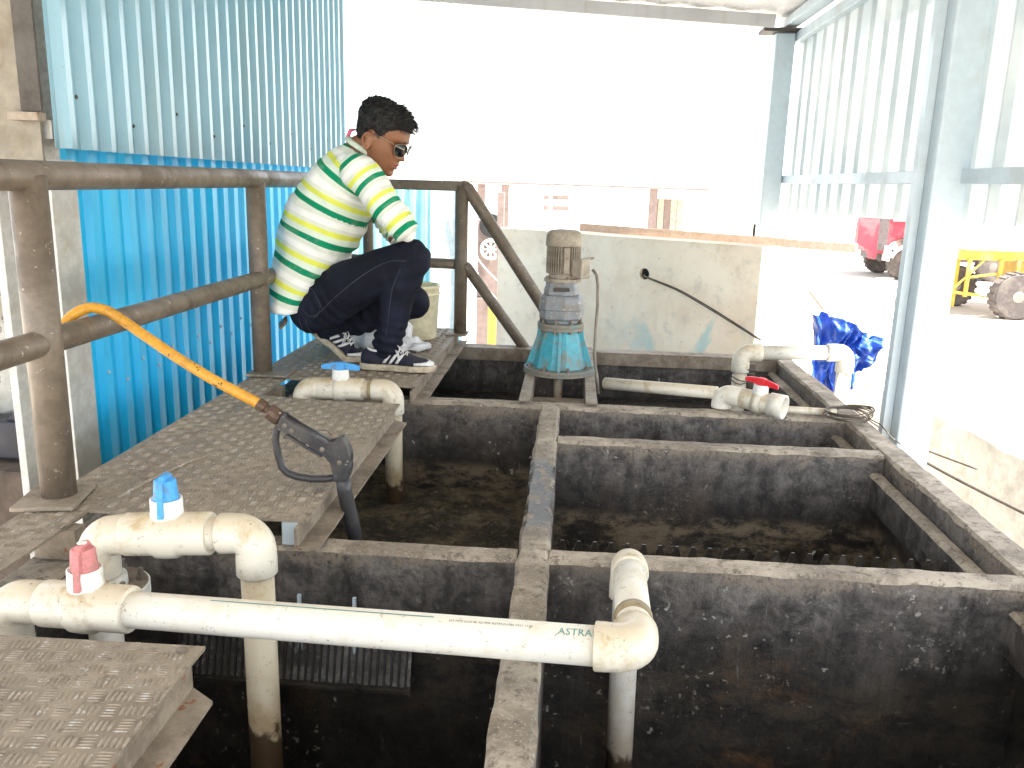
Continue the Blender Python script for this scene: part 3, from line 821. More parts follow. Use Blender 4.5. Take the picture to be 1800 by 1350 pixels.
build("web", MB().box(-1.628, -1.506, 2.455, 2.47, -1.9, 1.86), M['white_coat'], lc)  # web coloured white to stand for the light on it
build("flange", MB().box(-1.506, -1.462, 2.34, 2.47, -1.9, 0.745), M['column_left'], lc, bevel=0.002)
build("cover_plate", MB().box(-1.640, -1.470, 2.330, 2.338, 0.695, 1.86), M['beige_column'], lc)
build("dark_web", MB().box(-1.512, -1.455, 2.318, 2.328, 0.87, 1.86), M['dark_steel'], lc)
build("cleat", MB().box(-1.535, -1.450, 2.29, 2.329, 0.845, 0.866), M['steel_angle'], lc)

roof = thing("shed_roof", "thin sheet metal shed roof with a pale eave beam above the far column", "roof", (0, 2.4, 1.75))
def rz(x): return 1.742 - 0.057 * (x - 0.0)
rx0, rx1 = -3.40, 1.42  # unseen left side drawn out far enough to shade the drum
for i, (a, b) in enumerate(((-1.4, 1.0), (0.99, 3.4), (3.39, 5.85))):
    zz = 0.004 * (i % 2)
    mb = MB(); n = 40; vs = []
    for k in range(n + 1):
        x = rx0 + (rx1 - rx0) * k / n
        for y in (a, b): vs.append((x, y, rz(x) + 0.05 + zz + (0.012 if k % 2 else 0)))
    mb.add(vs, [(2 * k, 2 * k + 1, 2 * k + 3, 2 * k + 2) for k in range(n)])
    o = build("roof_sheet", mb, M['roof'], roof); s = o.modifiers.new("thickness", 'SOLIDIFY'); s.thickness = 0.0015
for y in (5.48, 3.05, 0.6):
    build("eave_beam", MB().bar((rx0 + 0.05, y, rz(rx0 + 0.05)), (1.13, y, rz(1.13)), 0.06, 0.075), M['roof'], roof, bevel=0.003)
build("side_gutter", MB().bar((1.24, -1.4, 1.685), (1.24, 5.66, 1.685), 0.075, 0.05), M['column'], roof, bevel=0.003)

# ================================================================== PVC PIPEWORK
PR, FR = 0.0305, 0.0375
def arc(p, d0, d1, R, n=8):
    """elbow centre line through corner p, arriving along d0 and leaving along d1"""
    p, d0, d1 = Vector(p), Vector(d0).normalized(), Vector(d1).normalized()
    s = p - d0 * R; e = p + d1 * R; c = s + d1 * R
    out = []
    for i in range(n + 1):
        a = PI / 2 * i / n
        out.append(c - d1 * R * math.cos(a) + d0 * R * math.sin(a))
    return out
def elbow_mb(p, d0, d1, sock0=0.05, sock1=0.05, r=FR, R=0.036):
    p, a, b = Vector(p), Vector(d0).normalized(), Vector(d1).normalized()
    core = arc(p, a, b, R, 10)
    path = [core[0] - a * sock0, core[0] - a * (sock0 - 0.002), core[0] - a * 0.012] + core + [core[-1] + b * 0.012, core[-1] + b * (sock1 - 0.002), core[-1] + b * sock1]
    n = len(path)
    rad = [r - 0.0015, r, r] + [r - 0.0008] * len(core) + [r, r, r - 0.0015]
    return MB().tube(path, rad, 26)
def ring_mb(c, axis, r, w=0.006):
    return MB().lathe([(r - 0.001, -w / 2), (r, -w / 2 + 0.001), (r, w / 2 - 0.001), (r - 0.001, w / 2)], c, axis, 26, True)
def valve(parent, c, axis, hcolor, hdir, L=0.165, r=0.040, kind='cap', up=(0, 0, 1), scale=1.0):
    c = Vector(c); ax = Vector(axis).normalized()
    h = L / 2; s = scale
    prof = [(r - 0.002, -h), (r, -h + 0.003), (r, -h + 0.055 * s), (r + 0.0005, -h + 0.058 * s), (r + 0.005 * s, -0.018 * s), (r + 0.006 * s, 0), (r + 0.005 * s, 0.018 * s), (r + 0.0005, h - 0.058 * s), (r, h - 0.055 * s), (r, h - 0.003), (r - 0.002, h)]
    vb = build("valve_body", MB().lathe(prof, c, ax, 30, True), M['pvc_fit'], parent)
    u = Vector(up).normalized()
    build("bonnet", MB().lathe([(0.030 * s, r * 0.55), (0.0285 * s, r + 0.016 * s), (0.0285 * s, r + 0.030 * s), (0.026 * s, r + 0.031 * s), (0.024 * s, r + 0.028 * s)], c, u, 26, False), M['white_coat'], vb)
    hb = r + 0.024 * s
    if kind == 'cap':
        mb = MB().lathe([(0.0225, hb), (0.0225, hb + 0.005), (0.0195, hb + 0.040), (0.0175, hb + 0.043), (0.006, hb + 0.0435)], c, u, 22, False)
        d = Vector(hdir).normalized()
        w = u.cross(d)
        fn = lambda a, b, t: c + d * a + u * (hb + b) + w * t
        mb.prism([(0.0, 0.006), (0.0287, 0.002), (0.0287, -0.022), (0.036, -0.022), (0.029, 0.040), (0.014, 0.052), (-0.014, 0.052), (-0.024, 0.040), (-0.028, 0.006)], fn, -0.0055, 0.0055)
        ho = build("handle", mb, hcolor, parent, bevel=0.0012)
        if hcolor is M['pink_handle']:
            build("screw_cap", MB().lathe([(0.008, hb + 0.0515), (0.008, hb + 0.053), (0.002, hb + 0.0545)], c, u, 14), M['white_coat'], ho)
    else:
        d = Vector(hdir).normalized(); w = u.cross(d)
        fn = lambda a, b, t: c + d * a + u * (hb + b) + w * t
        mb = MB()
        H = 0.026 * s; Lh = 0.066 * s
        mb.prism([(-Lh, 0.006*s), (-Lh, H * 0.72), (-Lh * 0.72, H * 0.95), (-0.018 * s, H * 1.12), (0.018 * s, H * 1.12), (Lh * 0.72, H * 0.95), (Lh, H * 0.72), (Lh, 0.004*s), (0.02 * s, 0.004*s), (-0.02 * s, 0.004*s)], fn, -0.007 * s, 0.007 * s)
        mb.prism([(-0.017 * s, 0.002), (0.017 * s, 0.002), (0.014 * s, H * 1.2), (-0.014 * s, H * 1.2)], fn, -0.014 * s, 0.014 * s)
        build("handle", mb, hcolor, parent, bevel=0.002)
    return vb
def flange(parent, c, r=0.078, th=0.022):
    c = Vector(c)
    fl = build("flange", MB().lathe([(r, 0), (r, th * 0.45), (r - 0.002, th * 0.5), (r, th * 0.55), (r, th), (r - 0.004, th + 0.0015), (FR + 0.004, th + 0.0015), (FR + 0.003, th + 0.02)], c, (0, 0, 1), 32), [M['white_coat']], parent)
    build("gasket", MB().lathe([(r - 0.003, th + 0.0016), (r - 0.004, th + 0.003), (FR + 0.006, th + 0.003)], c, (0, 0, 1), 32), M['steel_angle'], fl)
    for k in range(6):
        a = k * PI / 3 + 0.5
        p = c + Vector((math.cos(a), math.sin(a), 0)) * (r - 0.017)
        build("bolt", MB().lathe([(0.010, th + 0.003), (0.010, th + 0.011), (0.006, th + 0.012), (0.006, th + 0.024), (0.004, th + 0.026)], p, (0, 0, 1), 6), M['bolt'], fl)
    # slotted bolt hole
    a = -0.45
    mid = c + Vector((math.cos(a), math.sin(a), 0)) * (r - 0.022)
    t = Vector((-math.sin(a), math.cos(a), 0))
    build("slot", MB().tube([mid - t * 0.018 + V(0,0,th+0.0025), mid + t * 0.018 + V(0,0,th+0.0025)], 0.007, 10), M['pvc_fit'], fl)
    return fl

# -- near valve line with blue handle
A0, A1 = Vector((-0.862, 1.42, 0.058)), Vector((-0.559, 1.42, 0.079))
ad = (A1 - A0).normalized()
pA = thing("valve_pipe", "cream pvc pipe bend with a blue capped valve dropping into the near left compartment", "pipe", (-0.72, 1.42, -0.05), "pvc valve pipes along the walkway")
build("elbow", elbow_mb(A0, (0,0,1), ad, 0.045, 0.040), M['pvc_fit'], pA)
build("elbow", elbow_mb(A1, ad, (0,0,-1), 0.030, 0.044), M['pvc_fit'], pA)
mid = A0.lerp(A1, 0.455)
build("pipe", MB().tube([A0 + ad * 0.05, A1 - ad * 0.05], PR, 24), M['pvc_fit'], pA)
valve(pA, mid, ad, M['blue_handle'], (0.10, -1, 0))
build("glue_ring", ring_mb(A0 + ad * 0.079, ad, FR - 0.0015, 0.007), M['pvc_glue'], pA)
build("drop_pipe", MB().tube([A1 + V(0,0,-0.05), A1 + V(0.004,0,-1.0)], PR, 24), M['pvc_stain'], pA)
build("riser", MB().tube([A0 + V(0,0,-0.05), A0 + V(0,0,-0.5)], PR, 24), M['pvc'], pA)
flange(pA, A0 + V(0.006, 0, -0.125), 0.080)

# -- long pipe with pink valve crossing the near compartments
B0, B1 = Vector((-0.955, 1.285, -0.011)), Vector((0.121, 1.172, 0.036))
bd = (B1 - B0).normalized()
B2 = Vector((0.140, 1.600, -0.020))
b2d = (B2 - B1).normalized()
pB = thing("valve_pipe", "long white pvc pipe with a pink valve crossing above both near compartments", "pipe", (-0.4, 1.25, -0.05), "pvc valve pipes along the walkway")
build("elbow", elbow_mb(B0, (0,0,1), bd, 0.05, 0.045), M['pvc_fit'], pB)
build("riser", MB().tube([B0 + V(0,0,-0.06), B0 + V(0,0,-0.4)], PR, 24), M['pvc'], pB)
flange(pB, B0 + V(0, 0, -0.145), 0.074)
vb = B0 + bd * 0.158
valve(pB, vb, bd, M['pink_handle'], (0.12, -1, 0))
build("glue_ring", ring_mb(B0 + bd * 0.083, bd, FR - 0.002, 0.008), M['pvc_glue'], pB)
long_pipe = build("pipe", MB().tube([B0 + bd * 0.05, B1 - bd * 0.05], PR, 28), M['pvc'], pB)
build("elbow", elbow_mb(B1, bd, b2d, 0.026, 0.030), M['pvc_fit'], pB)
build("connecting_pipe", MB().tube([B1 + b2d * 0.06, B2 - b2d * 0.03], PR, 24), M['pvc'], pB)
b2perp = (V(0,0,-1) - b2d * V(0,0,-1).dot(b2d)).normalized()
build("elbow", elbow_mb(B2, b2d, b2perp, 0.040, 0.040, FR - 0.001), M['pvc_fit'], pB)
build("drop_pipe", MB().tube([B2 + b2perp * 0.05, B2 + b2perp * 0.09, B2 + V(0.012, 0.0, -0.95)], PR - 0.0025, 24), M['pvc_stain_low'], pB)
build("coupling", MB().tube([B1 + b2d * 0.10, B1 + b2d * 0.13], PR + 0.002, 20), M['pvc_glue'], pB)
# printed stripe and lettering wrapped round the pipe
bu = (V(0,0,1) - bd * V(0,0,1).dot(bd)).normalized(); bs = bd.cross(bu)          # bs points to the far side or near side
if bs.y > 0: bs = -bs
def on_pipe(s, a, r=PR + 0.0004):
    """s metres along the pipe from B0, a = angle down from the top on the near side"""
    return B0 + bd * s + (bu * math.cos(a) + bs * math.sin(a)) * r
st = MB(); vs = []
for i in range(25):
    s = 0.39 + 0.38 * i / 24
    vs += [on_pipe(s, 0.10), on_pipe(s, 0.175)]
st.add(vs, [(2*i, 2*i+1, 2*i+3, 2*i+2) for i in range(24)])
build("printed_stripe", st, M['ink_green'], long_pipe)
def pipe_text(txt, s0, ang, h, mat, stretch=1.0):
    cu = bpy.data.curves.new("lettering", 'FONT'); cu.body = txt; cu.size = h * 1.4; cu.resolution_u = 2
    ob = bpy.data.objects.new("lettering", cu); COL.objects.link(ob)
    dg = bpy.context.evaluated_depsgraph_get()
    me = bpy.data.meshes.new_from_object(ob.evaluated_get(dg))
    bpy.data.objects.remove(ob); bpy.data.curves.remove(cu)
    bm = bmesh.new(); bm.from_mesh(me)
    for v in bm.verts:
        v.co = on_pipe(s0 + v.co.x * stretch, ang - v.co.y / PR, PR + 0.0005) - wpos(long_pipe)
    bm.to_mesh(me); bm.free()
    me.materials.clear(); me.materials.append(mat)
    o = bpy.data.objects.new("lettering", me); COL.objects.link(o); o.parent = long_pipe
    return o
pipe_text("(63 MM) SCH 40 AS PER ASTM D1785 PVC 1120", 0.795, 0.36, 0.0046, M['ink'])
pipe_text("ASTRAL", 0.966, 0.62, 0.0125, M['ink_green'])

# -- far valve line by the man's shoes
C0, C1 = Vector((-0.905, 2.79, 0.010)), Vector((-0.592, 2.79, 0.014))
cd = (C1 - C0).normalized()
pC = thing("valve_pipe", "cream pvc pipe bend with a blue lever valve just in front of the man's shoes", "pipe", (-0.75, 2.79, -0.05), "pvc valve pipes along the walkway")
build("elbow", elbow_mb(C0, (0,0,1), cd, 0.04, 0.05), M['pvc_fit'], pC)
build("elbow", elbow_mb(C1, cd, (0,0,-1), 0.036, 0.046), M['pvc_fit'], pC)
build("pipe", MB().tube([C0 + cd * 0.05, C1 - cd * 0.05], PR, 24), M['pvc_fit'], pC)
valve(pC, C0.lerp(C1, 0.42), cd, M['blue_handle'], (1, 0.0, 0), L=0.155, r=0.0385, kind='lever', scale=1.0)
build("glue_ring", ring_mb(C0 + cd * 0.090, cd, FR - 0.001, 0.005), M['pvc_glue'], pC)
build("glue_ring", ring_mb(C1 - cd * 0.078, cd, FR - 0.003, 0.012), M['pvc_glue'], pC)
build("drop_pipe", MB().tube([C1 + V(0,0,-0.05), C1 + V(0.004,0,-0.7)], PR, 24), M['pvc_stain'], pC)
build("riser", MB().tube([C0 + V(0,0,-0.05), C0 + V(0,0,-0.3)], PR, 20), M['pvc'], pC)

# -- loose pipe with the red valve lying across the rear wall
E0, E1 = Vector((0.150, 3.285, -0.045)), Vector((0.560, 3.030, -0.004))
ed = (E1 - E0).normalized()
E2 = Vector((0.735, 2.915, -0.014)); e2 = (E2 - E1).normalized()
pE = thing("loose_pipe", "loose white pvc pipe with a red handled valve lying on the rear cross wall", "pipe", (0.5, 3.03, -0.05))
build("pipe", MB().tube([E0, E1 - ed * 0.02], 0.0235, 20), M['pvc_fit'], pE)
build("tee", elbow_mb(E1, (0,0,1), e2, 0.018, 0.040, 0.036, 0.034), M['pvc'], pE)
vc = E1.lerp(E2, 0.66)
valve(pE, vc, e2, M['red_handle'], (e2.x * 0.9, e2.y * 0.9, -0.1), L=0.13, r=0.036, kind='lever', up=(0.05, -0.05, 1), scale=0.92)
build("open_end", MB().tube([E2 - e2 * 0.03, E2 + e2 * 0.022], [0.036, 0.037], 24, caps=False), M['pvc'], pE).modifiers.new("wall", 'SOLIDIFY').thickness = -0.006
thinp = thing("thin_pipe", "thin dusty white pipe lying along the rear cross wall to the wire coil", "pipe", (0.8, 3.0, -0.05))
build("pipe", MB().tube([(0.66, 3.015, -0.047), (0.80, 3.00, -0.046), (0.955, 2.985, -0.045)], 0.013, 12), M['pvc_fit'], thinp)

# -- bent pipe going out over the right rim
F0, F1 = Vector((0.752, 3.70, 0.022)), Vector((1.196, 3.70, 0.040))
fd = (F1 - F0).normalized()
pF = thing("outlet_pipe", "white pvc pipe bent over the far right corner of the tank rim", "pipe", (0.97, 3.7, -0.05))
build("elbow", elbow_mb(F0, (0,0,1), fd, 0.05, 0.05, FR + 0.001), M['pvc_fit'], pF)
build("elbow", elbow_mb(F1, fd, (0,0,-1), 0.045, 0.05, FR + 0.001), M['pvc'], pF)
build("pipe", MB().tube([F0 + fd * 0.06, F1 - fd * 0.06], PR + 0.001, 24), M['pvc'], pF)
build("riser", MB().tube([F0 + V(0,0,-0.06), F0 + V(0.002,0,-0.55)], PR + 0.001, 24), M['pvc_fit'], pF)
build("down_pipe", MB().tube([F1 + V(0,0,-0.06), F1 + V(0.008,0,-1.9)], PR + 0.001, 24), M['pvc'], pF)
build("tie_bar", MB().box(0.795, 0.818, 3.70, 3.72, -0.5, -0.028), M['wire'], pF)
tw = MB()
for k in range(5):
    z = -0.055 - 0.012 * k
    pts = [(0.752 + 0.034 * math.cos(a) + (0.03 if math.cos(a) > 0.6 else 0), 3.70 + 0.036 * math.sin(a), z + 0.008 * math.sin(a * 1.5 + k)) for a in [2 * PI * i / 20 for i in range(20)]]
    if k in (0, 1, 3, 4): tw.tube(pts, 0.0024, 6, closed=True)
build("tie_wire", tw, M['wire'], pF)

# ------------------------------------------------------------------ coil of wire on the right rim
coil = MB()
rnd = random.Random(3)
for k in range(7):
    cx, cy = 0.985 + rnd.uniform(-0.008, 0.008), 2.945 + rnd.uniform(-0.01, 0.01)
    rx, ry = 0.075 + rnd.uniform(-0.012, 0.008), 0.062 + rnd.uniform(-0.012, 0.01)
    zz = -0.050 + 0.004 * k
    pts = [(cx + rx * math.cos(a), cy + ry * math.sin(a), zz + 0.016 * max(0, math.sin(a + 0.4 + 0.2 * k))) for a in [2 * PI * i / 28 for i in range(28)]]
    coil.tube(pts, 0.0022, 6, closed=True)
coil.tube([(1.04, 2.90, -0.04), (1.062, 2.85, -0.045), (1.085, 2.80, -0.075), (1.10, 2.76, -0.085)], 0.0022, 6)
tag(build("wire_coil", coil, M['wire'], origin=(0.985, 2.945, -0.05)), "rusty coil of steel wire resting on the right tank rim", "wire")

# ================================================================== MIXER
mx, my = -0.036, 3.47
mixer = thing("mixer_drive", "upright electric mixer motor on a turquoise pedestal bridging the rear compartment", "motor", (mx, my, -0.05))
for (xa, xb) in ((-0.172, -0.132), (0.070, 0.112)):
    ch = MB().box(xa, xb, 2.966, 4.04, -0.052, -0.045).box(xa, xa + 0.006, 3.02, 3.97, -0.12, -0.052).box(xb - 0.006, xb, 3.02, 3.97, -0.12, -0.052)
    build("support_channel", ch, M['steel_angle'], mixer, bevel=0.002)
base = build("base_flange", MB().lathe([(0.148, 0), (0.148, 0.009), (0.145, 0.011), (0.147, 0.013), (0.147, 0.021), (0.144, 0.023), (0.08, 0.023)], (mx, my, -0.0445), n=48), M['flange'], mixer)
for k in range(8):
    a = k * PI / 4 + 0.3
    build("bolt", MB().lathe([(0.009, 0), (0.009, 0.007), (0.005, 0.008), (0.005, 0.016)], (mx + 0.127 * math.cos(a), my + 0.127 * math.sin(a), -0.0215), n=6), M['bolt'], base)
cone = build("pedestal", MB().lathe([(0.112, -0.0215), (0.103, 0.01), (0.079, 0.128), (0.079, 0.134)], (mx, my, 0), n=10), M['cyan_iron'], mixer, bevel=0.002)
for k in range(4):
    a = -PI / 2 + k * PI / 2
    d = Vector((math.cos(a), math.sin(a), 0)); s = V(0,0,1).cross(d)
    o = Vector((mx, my, 0))
    rb = MB().prism([(0.07, -0.0212), (0.140, -0.0212), (0.098, 0.10), (0.094, 0.134), (0.06, 0.134)], lambda p, q, t: o + d * p + V(0,0,1) * q + s * t, -0.006, 0.006)
    build("rib", rb, M['cyan_iron'], mixer, bevel=0.002)
tf = build("top_flange", MB().lathe([(0.095, 0.1345), (0.095, 0.147), (0.094, 0.1475), (0.096, 0.149), (0.096, 0.161), (0.093, 0.163), (0.06, 0.163)], (mx, my, 0), n=40), M['flange'], mixer)
for k in range(8):
    a = k * PI / 4 - 0.25
    p = (mx + 0.083 * math.cos(a), my + 0.083 * math.sin(a), 0)
    build("bolt", MB().lathe([(0.0085, 0.163), (0.0085, 0.171), (0.005, 0.172), (0.005, 0.186), (0.003, 0.187)], p, n=6), M['bolt'], tf)
    build("nut", MB().lathe([(0.008, 0.124), (0.008, 0.1343)], p, n=6), M['bolt'], tf)
gb = MB()
gb.lathe([(0.074, 0.1635), (0.074, 0.178)], (mx, my, 0), n=28)
oct_ = [(-0.088, -0.045), (-0.062, -0.078), (0.015, -0.090), (0.072, -0.062), (0.092, 0.0), (0.078, 0.055), (0.03, 0.085), (-0.055, 0.078), (-0.088, 0.03)]
def loft(rings, mb):
    n = len(rings[0]); vs = [p for r in rings for p in r]
    fs = [(i*n+k, i*n+(k+1)%n, (i+1)*n+(k+1)%n, (i+1)*n+k) for i in range(len(rings)-1) for k in range(n)]
    mb.add(vs, fs + [tuple(range(n-1,-1,-1)), tuple((len(rings)-1)*n+k for k in range(n))], False)
loft([[(mx + a*s, my + b*s, z) for a, b in oct_] for z, s in ((0.178, 0.93), (0.186, 1.0), (0.218, 1.0), (0.222, 1.03), (0.236, 1.03), (0.240, 0.99), (0.268, 0.98), (0.278, 0.90))], gb)
gbo = build("gearbox", gb, M['gear'], mixer, bevel=0.003)
nk = MB(); loft([[(mx - 0.004 + a*s, my + b*s, z) for a, b in oct_] for z, s in ((0.278, 0.80), (0.300, 0.78), (0.318, 0.70), (0.330, 0.72))], nk)
build("gearbox_neck", nk, M['gear'], mixer, bevel=0.003)
build("name_plate", MB().box(mx - 0.035, mx + 0.030, my - 0.0755, my - 0.069, 0.296, 0.312), M['dark_steel'], mixer)
mf = build("motor_flange", MB().lathe([(0.074, 0.3305), (0.0755, 0.332), (0.0755, 0.343), (0.073, 0.345), (0.06, 0.345)], (mx, my, 0), n=36), M['motor'], mixer)
for k in range(4):
    a = k * PI / 2 - 1.2
    build("bolt", MB().lathe([(0.007, 0.345), (0.007, 0.353)], (mx + 0.066*math.cos(a), my + 0.066*math.sin(a), 0), n=6), M['bolt'], mf)
build("motor_core", MB().lathe([(0.058, 0.3452), (0.058, 0.360), (0.063, 0.366), (0.0575, 0.372), (0.0575, 0.470)], (mx, my, 0), n=36), M['motor'], mixer)
fin_me = MB().box(0.056, 0.0695, -0.0013, 0.0013, 0.364, 0.472).mesh("fin"); fin_me.materials.append(M['motor'])
mo = wpos(mixer)
for k in range(40):
    a = 2 * PI * k / 40 + 0.05
    if abs(((a + PI/2 - 0.22 + PI) % (2*PI)) - PI) < 0.17: continue
    link_mesh("cooling_fin", fin_me, mixer, Vector((mx, my, 0)) - mo, (0, 0, a))
a = -PI/2 + 0.22
build("rating_plate", MB().obox((mx + 0.0665*math.cos(a), my + 0.0665*math.sin(a), 0.418), (0.006, 0.024, 0.104), Matrix.Rotation(a, 3, 'Z')), M['motor'], mixer, bevel=0.002)
build("fan_cover", MB().lathe([(0.072, 0.4725), (0.0735, 0.474), (0.072, 0.515), (0.066, 0.528), (0.052, 0.536), (0.02, 0.539)], (mx, my, 0), n=36, smooth=True), M['motor'], mixer)
a = -0.65
tbx = build("terminal_box", MB().obox((mx + 0.082*math.cos(a), my + 0.082*math.sin(a), 0.388), (0.040, 0.046, 0.074), Matrix.Rotation(a, 3, 'Z')), M['motor'], mixer, bevel=0.004)
build("terminal_cover", MB().obox((mx + 0.108*math.cos(a), my + 0.108*math.sin(a), 0.390), (0.012, 0.056, 0.080), Matrix.Rotation(a, 3, 'Z')), M['motor'], tbx, bevel=0.003)
gx, gy = mx + 0.076, my - 0.03
build("cable_gland", MB().tube([(gx, gy, 0.422), (gx + 0.045, gy + 0.005, 0.430)], 0.0055, 10), M['motor'], tbx)
build("shaft", MB().tube([(mx, my - 0.10, -0.30), (mx, my - 0.10, -0.05)], 0.018, 14), M['steel_angle'], mixer)
cb = MB().tube([(mx + 0.118, my - 0.02, 0.384), (mx + 0.136, my - 0.02, 0.362), (mx + 0.143, my - 0.025, 0.32), (mx + 0.146, my - 0.03, 0.24), (mx + 0.143, my - 0.03, 0.15), (mx + 0.142, my - 0.05, 0.06), (mx + 0.147, my - 0.09, 0.0), (mx + 0.156, my - 0.13, -0.04), (mx + 0.162, my - 0.14, -0.10)], 0.0062, 10)
tag(build("motor_cable", cb, M['cable'], origin=(mx + 0.14, my, 0)), "grey cable hanging from the motor down beside the turquoise pedestal", "cable")

# ================================================================== SPRAY GUN AND HOSE
GY = 1.86
gun = thing("spray_gun", "black pressure washer gun hanging over the walkway edge into the tank", "spray gun", (-0.56, GY, 0.01))
gf = lambda a, b, t: Vector((a, GY + t, b))
body = [(-0.668, 0.146), (-0.652, 0.183), (-0.647, 0.185), (-0.642, 0.174), (-0.615, 0.158), (-0.575, 0.139), (-0.545, 0.122), (-0.532, 0.123), (-0.519, 0.134), (-0.511, 0.133), (-0.500, 0.117), (-0.493, 0.092), (-0.493, 0.060), (-0.499, 0.036), (-0.510, 0.026), (-0.535, 0.026), (-0.536, 0.048), (-0.541, 0.070), (-0.556, 0.088), (-0.580, 0.102), (-0.612, 0.122), (-0.640, 0.139)]
build("gun_body", MB().prism(body, gf, -0.017, 0.017), M['black_plastic'], gun, bevel=0.006)
build("body_seam", MB().prism([(-0.668, 0.146), (-0.652, 0.183), (-0.647, 0.186), (-0.575, 0.1405), (-0.545, 0.1235), (-0.511, 0.1345), (-0.492, 0.092), (-0.492, 0.060), (-0.50, 0.05), (-0.535, 0.08), (-0.60, 0.13)], gf, -0.0012, 0.0012), M['black'], gun)
gp = [(-0.664, 0.148), (-0.672, 0.135), (-0.674, 0.115), (-0.669, 0.080), (-0.661, 0.050), (-0.648, 0.037), (-0.625, 0.029), (-0.590, 0.025), (-0.555, 0.027), (-0.530, 0.033)]
build("trigger_guard", MB().tube([gf(a, b, 0) for a, b in gp], 0.0085, 12, flat=1.25), M['black_plastic'], gun)
build("trigger", MB().prism([(-0.655, 0.124), (-0.651, 0.131), (-0.643, 0.134), (-0.600, 0.109), (-0.575, 0.094), (-0.560, 0.084), (-0.566, 0.082), (-0.600, 0.101), (-0.640, 0.124), (-0.650, 0.122)], gf, -0.009, 0.009), M['black_plastic'], gun, bevel=0.002)
build("wire_latch", MB().tube([gf(-0.575, 0.137, 0.0), gf(-0.571, 0.145, 0.0), gf(-0.552, 0.146, 0.0), gf(-0.538, 0.134, 0.0)], 0.0013, 6), M['wire'], gun)
for (a, b) in ((-0.628, 0.146), (-0.645, 0.158), (-0.558, 0.105), (-0.518, 0.075)):
    build("screw", MB().lathe([(0.006, 0), (0.006, 0.002), (0.003, 0.003)], gf(a, b, -0.0175), (0, -1, 0), 10), M['bolt'], gun)
build("lance", MB().tube([gf(-0.516, 0.040, 0), gf(-0.512, 0.0, 0), gf(-0.497, -0.09, 0.01), gf(-0.480, -0.20, 0.02), gf(-0.44, -0.46, 0.04)], [0.017, 0.0175, 0.0175, 0.0165, 0.016], 18), M['lance'], gun)
h0, h1 = Vector((-0.712, GY, 0.205)), Vector((-0.656, GY, 0.166))
hd = (h1 - h0).normalized()
cp = build("hose_coupling", MB().lathe([(0.013, 0), (0.0145, 0.002), (0.0145, 0.020), (0.011, 0.022), (0.011, 0.028), (0.016, 0.030), (0.019, 0.034), (0.019, 0.060), (0.016, 0.064)], h0, hd, 12), M['brass'], gun)
build("hex_nut", MB().lathe([(0.0155, 0), (0.0155, 0.014)], h0 + hd * 0.004, hd, 6), M['brass'], cp)
hp = [(-1.205, 1.86, -0.35), (-1.205, 1.85, 0.05), (-1.200, 1.85, 0.22), (-1.190, 1.865, 0.32), (-1.170, 1.885, 0.375), (-1.135, 1.91, 0.402), (-1.095, 1.92, 0.398), (-1.055, 1.91, 0.381), (-0.985, 1.89, 0.345), (-0.90, 1.87, 0.300), (-0.82, 1.862, 0.257), (-0.76, 1.86, 0.228), (-0.708, 1.86, 0.202)]
def spline(P, k=6):
    P = [Vector(p) for p in P]; out = []
    for i in range(len(P) - 1):
        a, b, c, d = P[max(i-1,0)], P[i], P[i+1], P[min(i+2, len(P)-1)]
        for j in range(k):
            t = j / k
            out.append(0.5 * ((2*b) + (c-a)*t + (2*a-5*b+4*c-d)*t*t + (3*b-a-3*c+d)*t**3))
    return out + [P[-1]]
tag(build("hose", MB().tube(spline(hp), 0.0125, 16), M['hose'], origin=(-0.95, 1.88, 0.3)), "yellow rubber hose draped over the brown mid rail to the black gun", "hose")

# ================================================================== THE MAN
def fuse(mb, voxel, it=6, fac=0.5):
    """weld overlapping closed pieces into one continuous skin"""
    me = mb.mesh("tmp"); ob = bpy.data.objects.new("tmp", me); COL.objects.link(ob)
    r = ob.modifiers.new("r", 'REMESH'); r.mode = 'VOXEL'; r.voxel_size = voxel; r.use_smooth_shade = True
    s = ob.modifiers.new("s", 'SMOOTH'); s.factor = fac; s.iterations = it
    dg = bpy.context.evaluated_depsgraph_get()
    out = bpy.data.meshes.new_from_object(ob.evaluated_get(dg))
    bpy.data.objects.remove(ob); bpy.data.meshes.remove(me)
    out.polygons.foreach_set('use_smooth', [True] * len(out.polygons))
    return out
def ell_loft(mb, rings, n=28):
    """rings: (centre, axis_u * ru, axis_v * rv)"""
    vs = []
    for c, u, v in rings:
        for k in range(n):
            a = 2 * PI * k / n
            ca, sa = math.cos(a), math.sin(a)
            e = 0.86
            x = math.copysign(abs(ca) ** e, ca); y = math.copysign(abs(sa) ** e, sa)
            vs.append(Vector(c) + Vector(u) * x + Vector(v) * y)
    R = len(rings)
    fs = [(i*n+k, i*n+(k+1)%n, (i+1)*n+(k+1)%n, (i+1)*n+k) for i in range(R-1) for k in range(n)]
    mb.add(vs, fs + [tuple(range(n-1,-1,-1)), tuple((R-1)*n+k for k in range(n))], True)
def limb(mb, pts, rad, n=18, flat=1.0, ends=True):
    P = spline(pts, 5); R = []
    for i in range(len(pts) - 1):
        for j in range(5): R.append(rad[i] + (rad[i+1] - rad[i]) * j / 5)
    R.append(rad[-1])
    mb.tube(P, R, n, flat=flat)
    if ends:
        mb.sphere(pts[0], rad[0]); mb.sphere(pts[-1], rad[-1])
def obj_from(me, name, mat, parent, off):
    me.name = name
    me.materials.clear()
    for m in (mat if isinstance(mat, (list, tuple)) else [mat]): me.materials.append(m)
    me.transform(Matrix.Translation(-off))
    o = bpy.data.objects.new(name, me); COL.objects.link(o); o.parent = parent
    return o

PY = 3.27
